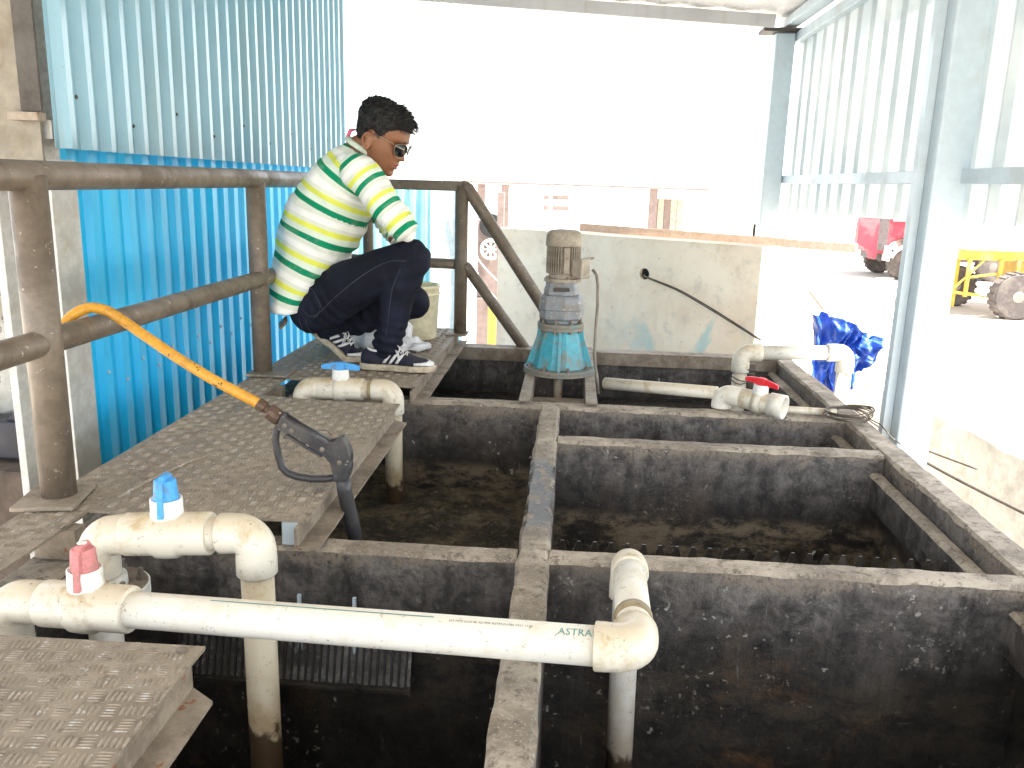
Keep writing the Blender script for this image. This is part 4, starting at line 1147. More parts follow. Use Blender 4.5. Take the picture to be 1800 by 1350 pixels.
# body frame points
hipR, hipL = V(-0.965, 3.175, 0.235), V(-0.965, 3.365, 0.215)
kneeR, kneeL = V(-0.590, 3.125, 0.432), V(-0.635, 3.375, 0.235)
ankR, ankL = V(-0.690, 3.140, 0.105), V(-0.965, 3.290, 0.120)
shR, shL = V(-0.775, 3.110, 0.735), V(-0.850, 3.430, 0.712)
elbR, elbL = V(-0.622, 3.065, 0.560), V(-0.725, 3.400, 0.540)
wrR, wrL = V(-0.650, 3.255, 0.540), V(-0.650, 3.290, 0.485)
neck0, neck1 = V(-0.835, PY, 0.775), V(-0.770, PY, 0.845)
# head frame
ht, hy = math.radians(27), math.radians(-14)
HU = V(math.sin(ht), 0, math.cos(ht)); HF = V(math.cos(ht), 0, -math.sin(ht))
Rz = Matrix.Rotation(hy, 3, 'Z')
HU = Rz @ HU; HF = Rz @ HF
HS = HU.cross(HF)                                   # towards his left (far side)
HO = V(-0.770, PY - 0.006, 0.752)
def hp_(f, s, u): return HO + HF * f + HS * s + HU * u
tabU = [0.0, 0.010, 0.022, 0.040, 0.056, 0.072, 0.088, 0.110, 0.130, 0.150, 0.172, 0.195, 0.214, 0.227, 0.234]
tabF = [0.058, 0.076, 0.082, 0.081, 0.083, 0.084, 0.083, 0.080, 0.078, 0.084, 0.083, 0.072, 0.052, 0.028, 0.004]
tabB = [0.010, -0.012, -0.035, -0.055, -0.066, -0.076, -0.085, -0.097, -0.106, -0.113, -0.117, -0.114, -0.102, -0.082, -0.05]
tabW = [0.014, 0.028, 0.041, 0.053, 0.059, 0.063, 0.0665, 0.070, 0.0725, 0.0745, 0.0755, 0.0715, 0.060, 0.042, 0.016]
def interp(t, X, Y): return float(np.interp(t, X, Y))
def gau(x, s): return math.exp(-(x / s) ** 2)
def head_point(u, a):
    F, B, W = interp(u, tabU, tabF), interp(u, tabU, tabB), interp(u, tabU, tabW)
    ca, sa = math.cos(a), math.sin(a)
    e = 0.88
    cf = (F + B) / 2; rf = (F - B) / 2
    f = cf + rf * math.copysign(abs(ca) ** e, ca); s = W * math.copysign(abs(sa) ** e, sa)
    if ca > 0:
        k = ca ** 0.5
        # nose
        nz = interp(u, [0.074, 0.080, 0.087, 0.096, 0.112, 0.132, 0.146], [0.0, 0.014, 0.027, 0.024, 0.017, 0.008, 0.0])
        nw = interp(u, [0.078, 0.088, 0.104, 0.14], [0.017, 0.0155, 0.0115, 0.009])
        f += nz * gau(s, nw) * k
        # brow, sockets, cheeks, lips, chin
        f += 0.005 * gau(u - 0.148, 0.010) * gau(abs(s) - 0.026, 0.026) * k
        f -= 0.010 * gau(u - 0.130, 0.012) * gau(abs(s) - 0.032, 0.017) * k
        f += 0.004 * gau(u - 0.100, 0.018) * gau(abs(s) - 0.042, 0.02) * k
        f += 0.0085 * gau(u - 0.0625, 0.0065) * gau(s, 0.021) * k
        f += 0.0080 * gau(u - 0.0475, 0.0065) * gau(s, 0.019) * k
        f -= 0.004 * gau(u - 0.0553, 0.003) * gau(s, 0.024) * k
        f -= 0.0045 * gau(u - 0.034, 0.007) * gau(s, 0.024) * k
        f += 0.006 * gau(u - 0.016, 0.012) * gau(s, 0.022) * k
        f -= 0.003 * gau(u - 0.070, 0.003) * gau(s, 0.006) * k
    return f, s
def head_grid(mb, nu=64, na=72, off=None, lift=None):
    vs = []
    us = [tabU[0] + (tabU[-1] - tabU[0]) * (0.5 - 0.5 * math.cos(PI * i / nu)) * 0.35 + (tabU[-1] - tabU[0]) * (i / nu) * 0.65 for i in range(nu + 1)]
    for u in us:
        for k in range(na):
            a = 2 * PI * k / na
            f, s = head_point(u, a)
            p = Vector((f, s, u))
            if lift: p = lift(p, a, u)
            vs.append(hp_(p.x, p.y, p.z))
    fs = [(i*na+k, i*na+(k+1)%na, (i+1)*na+(k+1)%na, (i+1)*na+k) for i in range(nu) for k in range(na)]
    mb.add(vs, fs + [tuple(range(na-1,-1,-1)), tuple(nu*na+k for k in range(na))], True)

def hand(mb, wrist, d, palm_n, side):
    """relaxed hand: palm, four bent fingers of different lengths and a thumb leaving the palm's side"""
    d = Vector(d).normalized(); nrm = (Vector(palm_n) - d * Vector(palm_n).dot(d)).normalized(); s = d.cross(nrm) * side
    w = Vector(wrist)
    ell_loft(mb, [(w, s * 0.026, nrm * 0.019), (w + d * 0.03, s * 0.034, nrm * 0.016), (w + d * 0.07, s * 0.040, nrm * 0.014), (w + d * 0.092, s * 0.038, nrm * 0.012)], 20)
    for k, (o, L) in enumerate(((0.029, 0.072), (0.0095, 0.080), (-0.010, 0.075), (-0.028, 0.058))):
        b = w + d * 0.082 + s * o
        q = [b, b + d * L * 0.42 + nrm * 0.006, b + d * L * 0.72 + nrm * (0.018 + 0.002 * k), b + d * L * 0.88 + nrm * (0.036 + 0.002 * k)]
        limb(mb, q, [0.0092, 0.0086, 0.0078, 0.0068], 10)
    b = w + d * 0.025 + s * 0.026
    limb(mb, [b, b + d * 0.026 + s * 0.022 + nrm * 0.008, b + d * 0.052 + s * 0.028 + nrm * 0.018, b + d * 0.070 + s * 0.026 + nrm * 0.026], [0.0125, 0.0115, 0.0098, 0.008], 10)

bm_ = MB()
head_grid(bm_)
# neck, shoulders, torso, limbs
limb(bm_, [V(-0.845, PY, 0.755), V(-0.800, PY, 0.825), hp_(-0.035, 0, 0.055), hp_(-0.035, 0, 0.12)], [0.068, 0.060, 0.056, 0.05], 22)
limb(bm_, [hp_(0.0, 0, 0.02), hp_(0.03, 0, 0.035)], [0.04, 0.035], 14)
ell_loft(bm_, [(V(-0.835, PY, 0.76), V(0.08, 0, -0.04), V(0, 0.13, 0)), (V(-0.885, PY, 0.68), V(0.095, 0, -0.04), V(0, 0.16, 0)), (V(-0.955, PY, 0.55), V(0.115, 0, -0.03), V(0, 0.15, 0)), (V(-1.0, PY, 0.42), V(0.105, 0, -0.01), V(0, 0.14, 0)), (V(-1.005, PY, 0.29), V(0.09, 0, 0), V(0, 0.15, 0)), (V(-0.995, PY, 0.20), V(0.075, 0, 0), V(0, 0.14, 0))])
for s_, e_, w_ in ((shR, elbR, wrR), (shL, elbL, wrL)):
    limb(bm_, [s_, s_.lerp(e_, 0.5), e_], [0.052, 0.046, 0.036]); limb(bm_, [e_, e_.lerp(w_, 0.35), w_], [0.036, 0.036, 0.024])
for h_, k_, a_ in ((hipR, kneeR, ankR), (hipL, kneeL, ankL)):
    limb(bm_, [h_, h_.lerp(k_, 0.5), k_], [0.075, 0.066, 0.05]); limb(bm_, [k_, k_.lerp(a_, 0.35), a_], [0.05, 0.046, 0.032])
hand(bm_, wrR, V(-0.22, 1, -0.32), V(0.35, -0.1, -1), 1)
hand(bm_, wrL, V(0.05, -0.15, -1), V(-0.9, 0, 0.1), -1)
# ears
for sd in (-1, 1):
    ec = hp_(-0.022, sd * 0.0745, 0.098)
    out = HS * sd
    ax_u = (HU * 0.96 - HF * 0.26).normalized(); ax_f = (HF * 0.96 + HU * 0.26).normalized()
    ring = []
    for i in range(18):
        a = 2 * PI * i / 18
        r1 = 0.0185 if math.sin(a) > -0.3 else 0.014
        ring.append(ec + ax_f * (r1 * math.cos(a) * (1.0 if math.sin(a) > 0 else 0.8)) + ax_u * (0.030 * math.sin(a)) + out * (0.0075 - 0.007 * math.cos(a)))
    bm_.tube(ring, 0.0046, 8, closed=True)
    bm_.sphere(ec + out * 0.0015, 0.017, 12, 8, (0.85, 0.35, 1.5), rot=Matrix((ax_f, out, ax_u)).transposed())
    bm_.sphere(ec - ax_u * 0.026 + out * 0.006, 0.0085, 10, 6)
body_me = fuse(bm_, 0.0042, 3, 0.5)
man = obj_from(body_me, "person", M['skin'], None, V(-0.85, PY, 0.0))
man.location = (-0.85, PY, 0.0)
tag(man, "man in striped shirt, dark jeans and sunglasses squatting on the walkway looking into the tank", "person")
MO = Vector(man.location)
lp = MB()
for u, dz in ((0.0618, 0.0040), (0.0483, 0.0045)):
    pts = []
    for i in range(9):
        s = -0.021 + 0.042 * i / 8
        a = math.asin(max(-1, min(1, s / interp(u, tabU, tabW)))) 
        f, _ = head_point(u, a)
        pts.append(hp_(f - 0.0022 - abs(s) * 0.05, s, u - (abs(s) * 0.10 if u > 0.055 else -abs(s) * 0.15)))
    lp.tube(pts, [0.0012, 0.003, 0.0042, 0.0046, 0.0044, 0.0046, 0.0042, 0.003, 0.0012], 8)
build("lips", lp, M['lip'], man)
br = MB()
for sd in (-1, 1):
    pts = [hp_(head_point(0.150, 0.15)[0] + 0.001 - 0.010 * i, sd * (0.012 + 0.0115 * i), 0.1495 + 0.003 * math.sin(i)) for i in range(5)]
    br.tube(pts, [0.003, 0.0042, 0.004, 0.003, 0.0015], 6)
build("eyebrows", br, M['hair'], man)

# hair: a thick cap whose edge follows the hairline, plus loose tufts
def hairline(f):
    return interp(f, [-0.13, -0.085, -0.055, -0.030, -0.005, 0.012, 0.035, 0.060, 0.10], [0.042, 0.048, 0.085, 0.132, 0.128, 0.118, 0.158, 0.176, 0.184])
hm = MB(); roots = []
def lift(p, a, u):
    hl = hairline(p.x)
    k = max(0.0, min(1.0, (u - hl) / 0.028))
    k = k * k * (3 - 2 * k)
    thick = interp(u, [0.04, 0.10, 0.16, 0.20, 0.235], [0.006, 0.008, 0.012, 0.018, 0.019]) * (1.0 + 0.25 * max(0, math.cos(a)) * (1 if u > 0.17 else 0))
    c = Vector((-0.015, 0, 0.135))
    n = Vector((p.x - c.x, p.y * 1.15, (p.z - c.z) * 1.1)).normalized()
    d = -0.006 + (thick + 0.006) * k + 0.0060 * k * noise.fractal(p * 48, 0.8, 2.0, 3)
    q = p + n * d
    if k > 0.35: roots.append((q, n))
    return q
head_grid(hm, 60, 84, lift=lift)
rnd = random.Random(11)
for i in range(3800):
    q, n = rnd.choice(roots)
    q = q + Vector((rnd.uniform(-.003, .003), rnd.uniform(-.003, .003), rnd.uniform(-.003, .003)))
    front = q.x > 0.055
    top = q.z > 0.17
    flow = Vector((0.9, rnd.uniform(-.35, .35), -0.55)) if front else (Vector((0.75, rnd.uniform(-.4, .4), 0.15)) if top else Vector((0.15, rnd.uniform(-.25, .25), -0.9)))
    d = (n * (0.55 if top else 0.22) + flow.normalized() * 0.7 + Vector((rnd.uniform(-.3, .3), rnd.uniform(-.3, .3), rnd.uniform(-.2, .3)))).normalized()
    L = rnd.uniform(0.011, 0.029) * (1.25 if front else (1.0 if top else 0.55))
    s = d.cross(n + Vector((0.01, 0.02, 0.03))).normalized() * rnd.uniform(0.0010, 0.0020)
    t = d.cross(s).normalized() * s.length
    b = q - n * 0.003
    tip = b + d * L + Vector((0, 0, -1)) * L * (0.35 if front else 0.1)
    P3 = [b + s, b - s * 0.5 + t * 0.86, b - s * 0.5 - t * 0.86, tip]
    hm.add([hp_(*p) for p in P3], [(0, 1, 3), (1, 2, 3), (2, 0, 3)], False)
build("hair", hm, M['hair'], man)

# sunglasses
gl = MB()
gl.tube([hp_(-0.020, -0.0775, 0.127), hp_(0.020, -0.0770, 0.136), hp_(0.074, -0.066, 0.134)], 0.0016, 8)
gl.tube([hp_(-0.020, 0.0775, 0.127), hp_(0.020, 0.0770, 0.136), hp_(0.074, 0.066, 0.134)], 0.0016, 8)
gl.tube([hp_(0.1035, -0.010, 0.134), hp_(0.106, 0.0, 0.137), hp_(0.1035, 0.010, 0.134)], 0.0015, 8)
gl.tube([hp_(0.097, -0.030, 0.146), hp_(0.104, 0.0, 0.147), hp_(0.097, 0.030, 0.146)], 0.0013, 8)
glasses = build("sunglasses", gl, M['frame'], man)
for sd in (-1, 1):
    pts = []
    for i in range(26):
        a = 2 * PI * i / 26
        ss = 0.0325 + 0.0255 * math.cos(a) + (0.003 if math.sin(a) > 0 else 0.0)
        uu = 0.122 + (0.024 if math.sin(a) > 0 else 0.026) * math.copysign(abs(math.sin(a)) ** 0.8, math.sin(a))
        pts.append(hp_(0.1045 - 0.0125 * ((ss - 0.006) / 0.05) ** 2 * 1.9 - (0.146 - uu) * 0.06, sd * ss, uu))
    lm = MB(); c = sum(pts, Vector()) / len(pts) + HF * 0.003
    lm.add(pts + [c, c - HF * 0.0015] + [p - HF * 0.0015 for p in pts],
           [(i, (i + 1) % 26, 26) for i in range(26)] + [(28 + (i + 1) % 26, 28 + i, 27) for i in range(26)] + [(i, 28 + i, 28 + (i + 1) % 26, (i + 1) % 26) for i in range(26)], True)
    ln = build("lens", lm, M['lens'], glasses)
    build("rim", MB().tube(pts, 0.0012, 6, closed=True), M['frame'], glasses)

# shirt ------------------------------------------------------------
spine = [V(-0.795, PY, 0.845), V(-0.828, PY, 0.765), V(-0.884, PY, 0.689), V(-0.934, PY, 0.594), V(-0.970, PY, 0.500), V(-1.010, PY, 0.403), V(-1.054, PY, 0.304), V(-1.085, PY, 0.205)]
rings = [((-0.812, PY, 0.812), (0.052, 0, -0.030), (0, 0.066, 0)), ((-0.830, PY, 0.775), (0.080, 0, -0.044), (0, 0.110, 0)),
         ((-0.852, PY, 0.728), (0.112, 0, -0.052), (0, 0.170, 0)), ((-0.888, PY, 0.680), (0.126, 0, -0.048), (0, 0.185, 0)),
         ((-0.934, PY, 0.594), (0.145, 0, -0.036), (0, 0.176, 0)), ((-0.970, PY, 0.500), (0.155, 0, -0.018), (0, 0.168, 0)),
         ((-1.010, PY, 0.403), (0.143, 0, -0.004), (0, 0.172, 0)), ((-1.042, PY, 0.315), (0.122, 0, 0.010), (0, 0.200, 0)), ((-1.062, PY, 0.262), (0.100, 0, 0.010), (0, 0.216, 0)),
         ((-1.076, PY, 0.212), (0.088, 0, 0.004), (0, 0.222, 0))]
tm = MB(); ell_loft(tm, rings, 40)
limb(tm, [V(-0.815, 3.15, 0.745), shR + V(0.008, 0.0, -0.008)], [0.07, 0.066]); limb(tm, [V(-0.825, 3.39, 0.74), shL], [0.07, 0.064])
def wrinkle(me, off, fn):
    nr = [v.normal.copy() for v in me.vertices]
    for v, n in zip(me.vertices, nr): v.co += n * fn(v.co + off, n)
def add_stripe(me, fn):
    at = me.attributes.new("stripe", 'FLOAT', 'POINT')
    at.data.foreach_set('value', [fn(v.co) for v in me.vertices])
def along(curve, p):
    best, val, acc = 1e9, 0, 0
    for a, b in zip(curve, curve[1:]):
        d = b - a; L = d.length
        t = (p - a).dot(d) / (L * L)
        lo = -9 if a is curve[0] else 0; hi = 9 if b is curve[-1] else 1
        t = max(lo, min(hi, t))
        q = (a + d * t - p); q.y = 0
        if q.length < best: best, val = q.length, acc + t * L
        acc += L
    return val
tme = fuse(tm, 0.008, 8, 0.5)
def shirt_w(p, n):
    base = 0.008 * noise.fractal(Vector((p.x * 8, p.y * 7, p.z * 8)), 0.9, 2, 3)
    # drag lines from the armpit to the waist and gathered folds at the front
    f1 = math.sin((p.x * 0.9 + p.z * 0.55) * 95 + 2.5 * noise.noise(p * 5)) * 0.0055 * gau(p.z - 0.42, 0.16) * max(0, min(1, (p.x + 1.0) * 8))
    f2 = math.sin((p.x + p.z * 1.3) * 80 + p.y * 12) * 0.003 * gau(p.z - 0.66, 0.07)
    return base + f1 + f2
wrinkle(tme, V(0, 0, 0), shirt_w)
PER = 0.1215
sm_curve = [Vector(p) for p in spine]
add_stripe(tme, lambda p: (along(sm_curve, p) - 0.0165 + 0.004 * noise.noise(p * 6)) / PER + 0.0)
shirt = obj_from(tme, "shirt", M['shirt'], man, MO)
def sleeve(sh, el, dirx):
    mb = MB(); ax = (el - sh).normalized(); L = (el - sh).length
    pts = [sh - ax * 0.005, sh.lerp(el, 0.3), sh.lerp(el, 0.65), el, el + ax * 0.022]
    limb(mb, pts, [0.070, 0.067, 0.060, 0.055, 0.049], 26)
    fo = dirx.normalized()
    limb(mb, [el, el + fo * 0.04, el + fo * 0.09], [0.055, 0.056, 0.05], 22)
    me = fuse(mb, 0.006, 5, 0.5)
    def w(p, n):
        s = (p - sh).dot(ax)
        e = max(0, min(1, (s - L * 0.55) / (L * 0.45)))
        side = (p - el).dot(fo)
        ringy = math.sin(s * 210 + 3.0 * noise.noise(p * 9) + side * 40) * 0.0042 * e
        return ringy + 0.006 * noise.fractal(p * 9, 0.9, 2, 3) + 0.004 * math.sin(s * 60 + p.z * 40) * (1 - e)
    wrinkle(me, V(0, 0, 0), w)
    add_stripe(me, lambda p: ((p - sh).dot(ax) - 0.055 + 0.08 * max(0, (p - el).dot(fo)) * 2) / 0.103)
    return obj_from(me, "sleeve", M['shirt'], shirt, MO)
for o_ in (sleeve(shR, elbR, wrR - elbR), sleeve(shL, elbL, wrL - elbL)): pass
cl = MB()
cpts = []
for i in range(24):
    a = 2 * PI * i / 24
    cpts.append(V(-0.806, PY, 0.822) + V(0.056, 0, -0.034) * math.cos(a) + V(0, 0.066, 0) * math.sin(a) + V(0.0, 0, 0.006))
cl.tube(cpts, 0.011, 10, closed=True, flat=0.6)
build("collar", cl, M['collar'], shirt)
build("cord", MB().tube([V(-0.855, PY - 0.02, 0.835), V(-0.858, PY - 0.02, 0.86), V(-0.846, PY - 0.02, 0.888), V(-0.828, PY - 0.015, 0.893)], [0.006, 0.0085, 0.0085, 0.004], 10), M['pink_cord'], man)

# jeans --------------------------------------------------------------
jm = MB()
ell_loft(jm, [(V(-1.020, PY, 0.335), V(0.095, 0, 0.02), V(0, 0.150, 0)), (V(-1.02, PY, 0.28), V(0.105, 0, 0.0), V(0, 0.160, 0)), (V(-1.005, PY, 0.22), V(0.108, 0, 0), V(0, 0.165, 0)), (V(-0.985, PY, 0.175), V(0.080, 0, 0), V(0, 0.145, 0))], 30)
limb(jm, [hipR + V(-0.01, 0, -0.01), hipR.lerp(kneeR, 0.33) + V(0, 0, 0.012), hipR.lerp(kneeR, 0.7) + V(0, 0, 0.008), kneeR], [0.098, 0.100, 0.084, 0.070], 26)
limb(jm, [kneeR, kneeR.lerp(ankR, 0.35) + V(-0.012, 0, 0), kneeR.lerp(ankR, 0.75), ankR + V(0, 0, -0.005)], [0.070, 0.066, 0.054, 0.056], 24)
limb(jm, [hipL, hipL.lerp(kneeL, 0.5), kneeL], [0.098, 0.092, 0.070], 24)
limb(jm, [kneeL, kneeL.lerp(ankL, 0.35), ankL], [0.068, 0.064, 0.050], 22)
jme = fuse(jm, 0.007, 5, 0.5)
kd = (kneeR - hipR).normalized(); sd_ = (ankR - kneeR).normalized()
def jean_w(p, n):
    w = 0.005 * noise.fractal(p * 8, 0.9, 2, 3)
    s = (p - hipR).dot(kd)
    w += 0.0045 * math.sin(s * 150 + 3 * noise.noise(p * 7) + p.z * 30) * gau(s - 0.06, 0.07)
    w += 0.004 * math.sin((p - kneeR).dot(sd_) * 120 + p.x * 60) * gau((p - kneeR).length, 0.12)
    lo = (ankR - p).length
    w += 0.0075 * math.sin((p - ankR).dot(sd_) * 190 + 2.5 * noise.noise(p * 8)) * gau(lo, 0.085)
    return w
wrinkle(jme, V(0, 0, 0), jean_w)
jeans = obj_from(jme, "jeans", M['denim'], man, MO)
build("back_patch", MB().obox((-1.102, PY - 0.095, 0.165), (0.010, 0.052, 0.042), Matrix.Rotation(0.75, 3, 'Y') @ Matrix.Rotation(0.45, 3, 'Z')), M['belt'], jeans, bevel=0.003)
def on_jeans(path, push=0.0015):
    me = jeans.data
    from mathutils.bvhtree import BVHTree
    bt = BVHTree.FromPolygons([v.co for v in me.vertices], [tuple(p.vertices) for p in me.polygons])
    out = []
    for p in path:
        q, n, i, d = bt.ray_cast(Vector(p) - MO + V(0, -0.6, 0), V(0, 1, 0))
        if q: out.append(q + n * push + MO)
    return out
def seam(path, r=0.0013):
    P = on_jeans(spline(path, 8))
    if len(P) > 3: build("seam", MB().tube(P, r, 5), M['seam'], jeans)
seam([V(-0.955, 0, 0.20), V(-0.85, 0, 0.30), V(-0.74, 0, 0.385), V(-0.66, 0, 0.425), V(-0.60, 0, 0.43)])
seam([V(-0.985, 0, 0.32), V(-0.955, 0, 0.305), V(-0.930, 0, 0.27), V(-0.922, 0, 0.245)])
seam([V(-1.00, 0, 0.24), V(-0.975, 0, 0.215), V(-0.95, 0, 0.212), V(-0.925, 0, 0.235)])
seam([V(-1.01, 0, 0.20), V(-1.005, 0, 0.15), V(-1.0, 0, 0.125)])
seam([V(-0.985, 0, 0.20), V(-0.98, 0, 0.15), V(-0.975, 0, 0.12)])
seam([V(-0.62, 0, 0.40), V(-0.65, 0, 0.33), V(-0.67, 0, 0.22), V(-0.68, 0, 0.15)])

# shoes --------------------------------------------------------------
def shoe(T, bend):
    """T maps (along heel->toe, across, up) to the world; bend lifts the heel"""
    L = 0.285
    def outline(t):
        w = interp(t, [0, 0.04, 0.15, 0.4, 0.68, 0.88, 0.97, 1.0], [0.012, 0.026, 0.034, 0.035, 0.046, 0.040, 0.022, 0.006])
        c = interp(t, [0, 0.4, 0.7, 1.0], [0, 0.002, -0.003, 0.004])
        return c, w
    N = 30
    def loft_(zlo, zhi, grow, shrink=0.0, top=None, rows=6, dome=False):
        mb = MB(); ringn = 20; vs = []
        for i in range(N + 1):
            t = i / N; c, w = outline(t); w = w + grow
            zt = top(t) if top else zhi
            for k in range(ringn):
                a = 2 * PI * k / ringn; ca, sa = math.cos(a), math.sin(a)
                if dome:
                    y = c + w * math.copysign(abs(ca) ** 0.75, ca) * (1 - shrink * max(0, sa)); z = zlo + (zt - zlo) * (0.5 + 0.5 * math.copysign(abs(sa) ** 0.8, sa))
                else:
                    y = c + w * max(-1, min(1, ca * 1.35)); z = (zlo + zt) / 2 + (zt - zlo) / 2 * max(-1, min(1, sa * 1.35))
                vs.append(T(t * L - (grow if t < 0.01 else 0) + (grow if t > 0.99 else 0), y, z, bend))
        fs = [(i*ringn+k, i*ringn+(k+1)%ringn, (i+1)*ringn+(k+1)%ringn, (i+1)*ringn+k) for i in range(N) for k in range(ringn)]
        mb.add(vs, fs + [tuple(range(ringn-1,-1,-1)), tuple(N*ringn+k for k in range(ringn))], True)
        return mb
    topf = lambda t: interp(t, [0, 0.05, 0.2, 0.32, 0.42, 0.6, 0.75, 0.9, 1.0], [0.060, 0.078, 0.082, 0.080, 0.086, 0.068, 0.054, 0.044, 0.030])
    s = build("shoe", loft_(0.018, 0, 0.0, 0.42, topf, dome=True), M['shoe_navy'], man)
    build("sole", loft_(0.0, 0.024, 0.004), M['shoe_sole'], s)
    # side point on the upper
    def side(t, h, sg, out=0.0012):
        c, w = outline(t); zt = topf(t); sa = max(-1, min(1, (h - 0.018) / (zt - 0.018) * 2 - 1))
        sa_ = math.copysign(abs(sa) ** (1 / 0.8), sa); ca = math.sqrt(max(0, 1 - sa_ * sa_))
        return T(t * L, c + sg * (w + out) * ca ** 0.75 * (1 - 0.42 * max(0, sa_)) , h + out, bend)
    for sg in (-1, 1):
        for k in range(3):
            t0 = 0.30 + 0.085 * k
            mb = MB(); vs = []
            for i in range(7):
                h = 0.026 + 0.040 * i / 6
                tt = t0 + 0.095 * i / 6
                vs += [side(tt, h, sg), side(tt + 0.042, h, sg)]
            mb.add(vs, [(2*i, 2*i+1, 2*i+3, 2*i+2) for i in range(6)], True)
            o = build("side_stripe", mb, M['shoe_white'], s); o.modifiers.new("t", 'SOLIDIFY').thickness = 0.0012
    # toe cap
    mb = MB(); vs = []; R = 12
    for i in range(9):
        t = 0.74 + 0.262 * i / 8
        for k in range(R + 1):
            a = PI * (k / R)
            h = 0.020 + (topf(min(t, 1)) - 0.020) * (0.40 + 0.62 * (1 if t > 0.93 else interp(t, [0.74, 0.93], [0.0, 1.0])) * 0.0) 
            sgn = -1 if k < R / 2 else 1
            q = abs(k - R / 2) / (R / 2)
            hh = 0.022 + (topf(min(t, 1)) - 0.022) * min(1.0, (1 - q)) * interp(t, [0.74, 0.82, 0.92], [0.50, 0.66, 1.0])
            vs.append(side(min(t, 0.995), hh, sgn, 0.0016))
    fs = [(i*(R+1)+k, i*(R+1)+k+1, (i+1)*(R+1)+k+1, (i+1)*(R+1)+k) for i in range(8) for k in range(R) if k not in (R//2 - 1, R//2) or i >= 5]
    mb.add(vs, fs, True)
    o = build("toe_cap", mb, M['shoe_white'], s); o.modifiers.new("t", 'SOLIDIFY').thickness = 0.0015
    # laces
    lc_ = MB()
    for k in range(4):
        t = 0.44 + 0.055 * k; z = topf(t) + 0.003
        lc_.tube([T(t*L, -0.020, z - 0.007, bend), T(t*L + 0.005, 0, z + 0.002, bend), T(t*L + 0.01, 0.020, z - 0.007, bend)], 0.0024, 6)
        lc_.tube([T(t*L + 0.01, -0.020, z - 0.009, bend), T(t*L + 0.005, 0, z + 0.003, bend), T(t*L, 0.020, z - 0.007, bend)], 0.0024, 6)
    t = 0.44; z = topf(t)
    for sg in (-1, 1):
        lc_.tube(spline([T(t*L, 0, z + 0.005, bend), T(t*L + 0.02, -0.02 * sg - 0.012, z + 0.018, bend), T(t*L + 0.035, -0.032 * sg - 0.014, z + 0.004, bend), T(t*L + 0.015, -0.025 * sg - 0.008, z - 0.008, bend), T(t*L, 0, z + 0.004, bend)], 5), 0.002, 6)
        lc_.tube(spline([T(t*L, 0, z + 0.005, bend), T(t*L + 0.018, -0.030 + 0.008 * sg, z - 0.005, bend), T(t*L + 0.030, -0.045 + 0.01 * sg, z - 0.030, bend)], 5), 0.002, 6)
    build("laces", lc_, M['shoe_white'], s)
    build("ankle_lining", MB().tube([T(0.035*1 + 0.033 + 0.040*math.cos(a), 0.026*math.sin(a), 0.079 + 0.003*math.cos(2*a), bend) for a in [2*PI*i/18 for i in range(18)]], 0.0055, 8, closed=True), M['shoe_white'], s)
    return s
def T_right(a, b, c, bend):
    x, y, z = -0.790 + a, 3.146 + b, 0.006 + c
    return Vector((x, y - 0.02 * a, z))
def T_left(a, b, c, bend):
    # heel raised: the foot turns about the ball, 0.2 m from the heel
    ball = 0.205
    d = Vector((-0.868, 3.275, 0.006))
    if a > ball + 0.02: ang = 0.0
    elif a > ball - 0.03: ang = math.radians(34) * (ball + 0.02 - a) / 0.05
    else: ang = math.radians(34)
    u = a - ball
    if u > 0: x, z = u, c
    else: x, z = u * math.cos(ang) + c * math.sin(ang) * -1.0 * -1.0 * 0 + c * -math.sin(-ang) * 0 - 0 * c, -u * math.sin(ang)
    if u <= 0: x += c * math.sin(ang); z += c * math.cos(ang)
    h = Matrix.Rotation(math.radians(-7), 3, 'Z')
    return d + h @ Vector((x, b, z))
shoe(T_right, 0); shoe(T_left, 1)

# bucket and sack beside him
bk = thing("bucket", "cream plastic bucket standing at the far end of the walkway", "bucket", (-0.715, 3.86, 0.002))
build("bucket_body", MB().lathe([(0.095, 0.002), (0.100, 0.006), (0.112, 0.235), (0.116, 0.237), (0.116, 0.247), (0.109, 0.249), (0.104, 0.24), (0.096, 0.02), (0.02, 0.015)], (-0.715, 3.86, 0.001), n=40, smooth=True), M['bucket'], bk)
build("rim_band", MB().lathe([(0.113, 0.205), (0.117, 0.207), (0.117, 0.213), (0.1135, 0.215)], (-0.715, 3.86, 0.001), n=40, smooth=True), M['bucket'], bk)
sk = MB()
for (c, r, s_) in (((-0.83, 3.60, 0.06), 0.13, (1.1, 0.9, 0.6)), ((-0.95, 3.60, 0.06), 0.11, (1, 1, 0.8)), ((-0.72, 3.56, 0.02), 0.10, (1.2, 1, 0.25)), ((-0.76, 3.66, 0.06), 0.07, (1.0, 1, 0.75)), ((-0.87, 3.66, 0.10), 0.06, (1.1, 1, 0.7))): sk.sphere(c, r, 18, 12, s_)
sme = fuse(sk, 0.010, 4, 0.5)
wrinkle(sme, V(0,0,0), lambda p, n: 0.016 * noise.fractal(p * 13, 0.8, 2, 4) + 0.006 * math.sin(p.x * 70 + 4 * noise.noise(p * 10)))
for v in sme.vertices: v.co.z = max(v.co.z, 0.0025)
sack = obj_from(sme, "sack", M['sack'], None, V(-0.85, 3.63, 0.0)); sack.location = (-0.85, 3.63, 0.0)
tag(sack, "crumpled white woven sack on the walkway behind the man's legs", "sack")

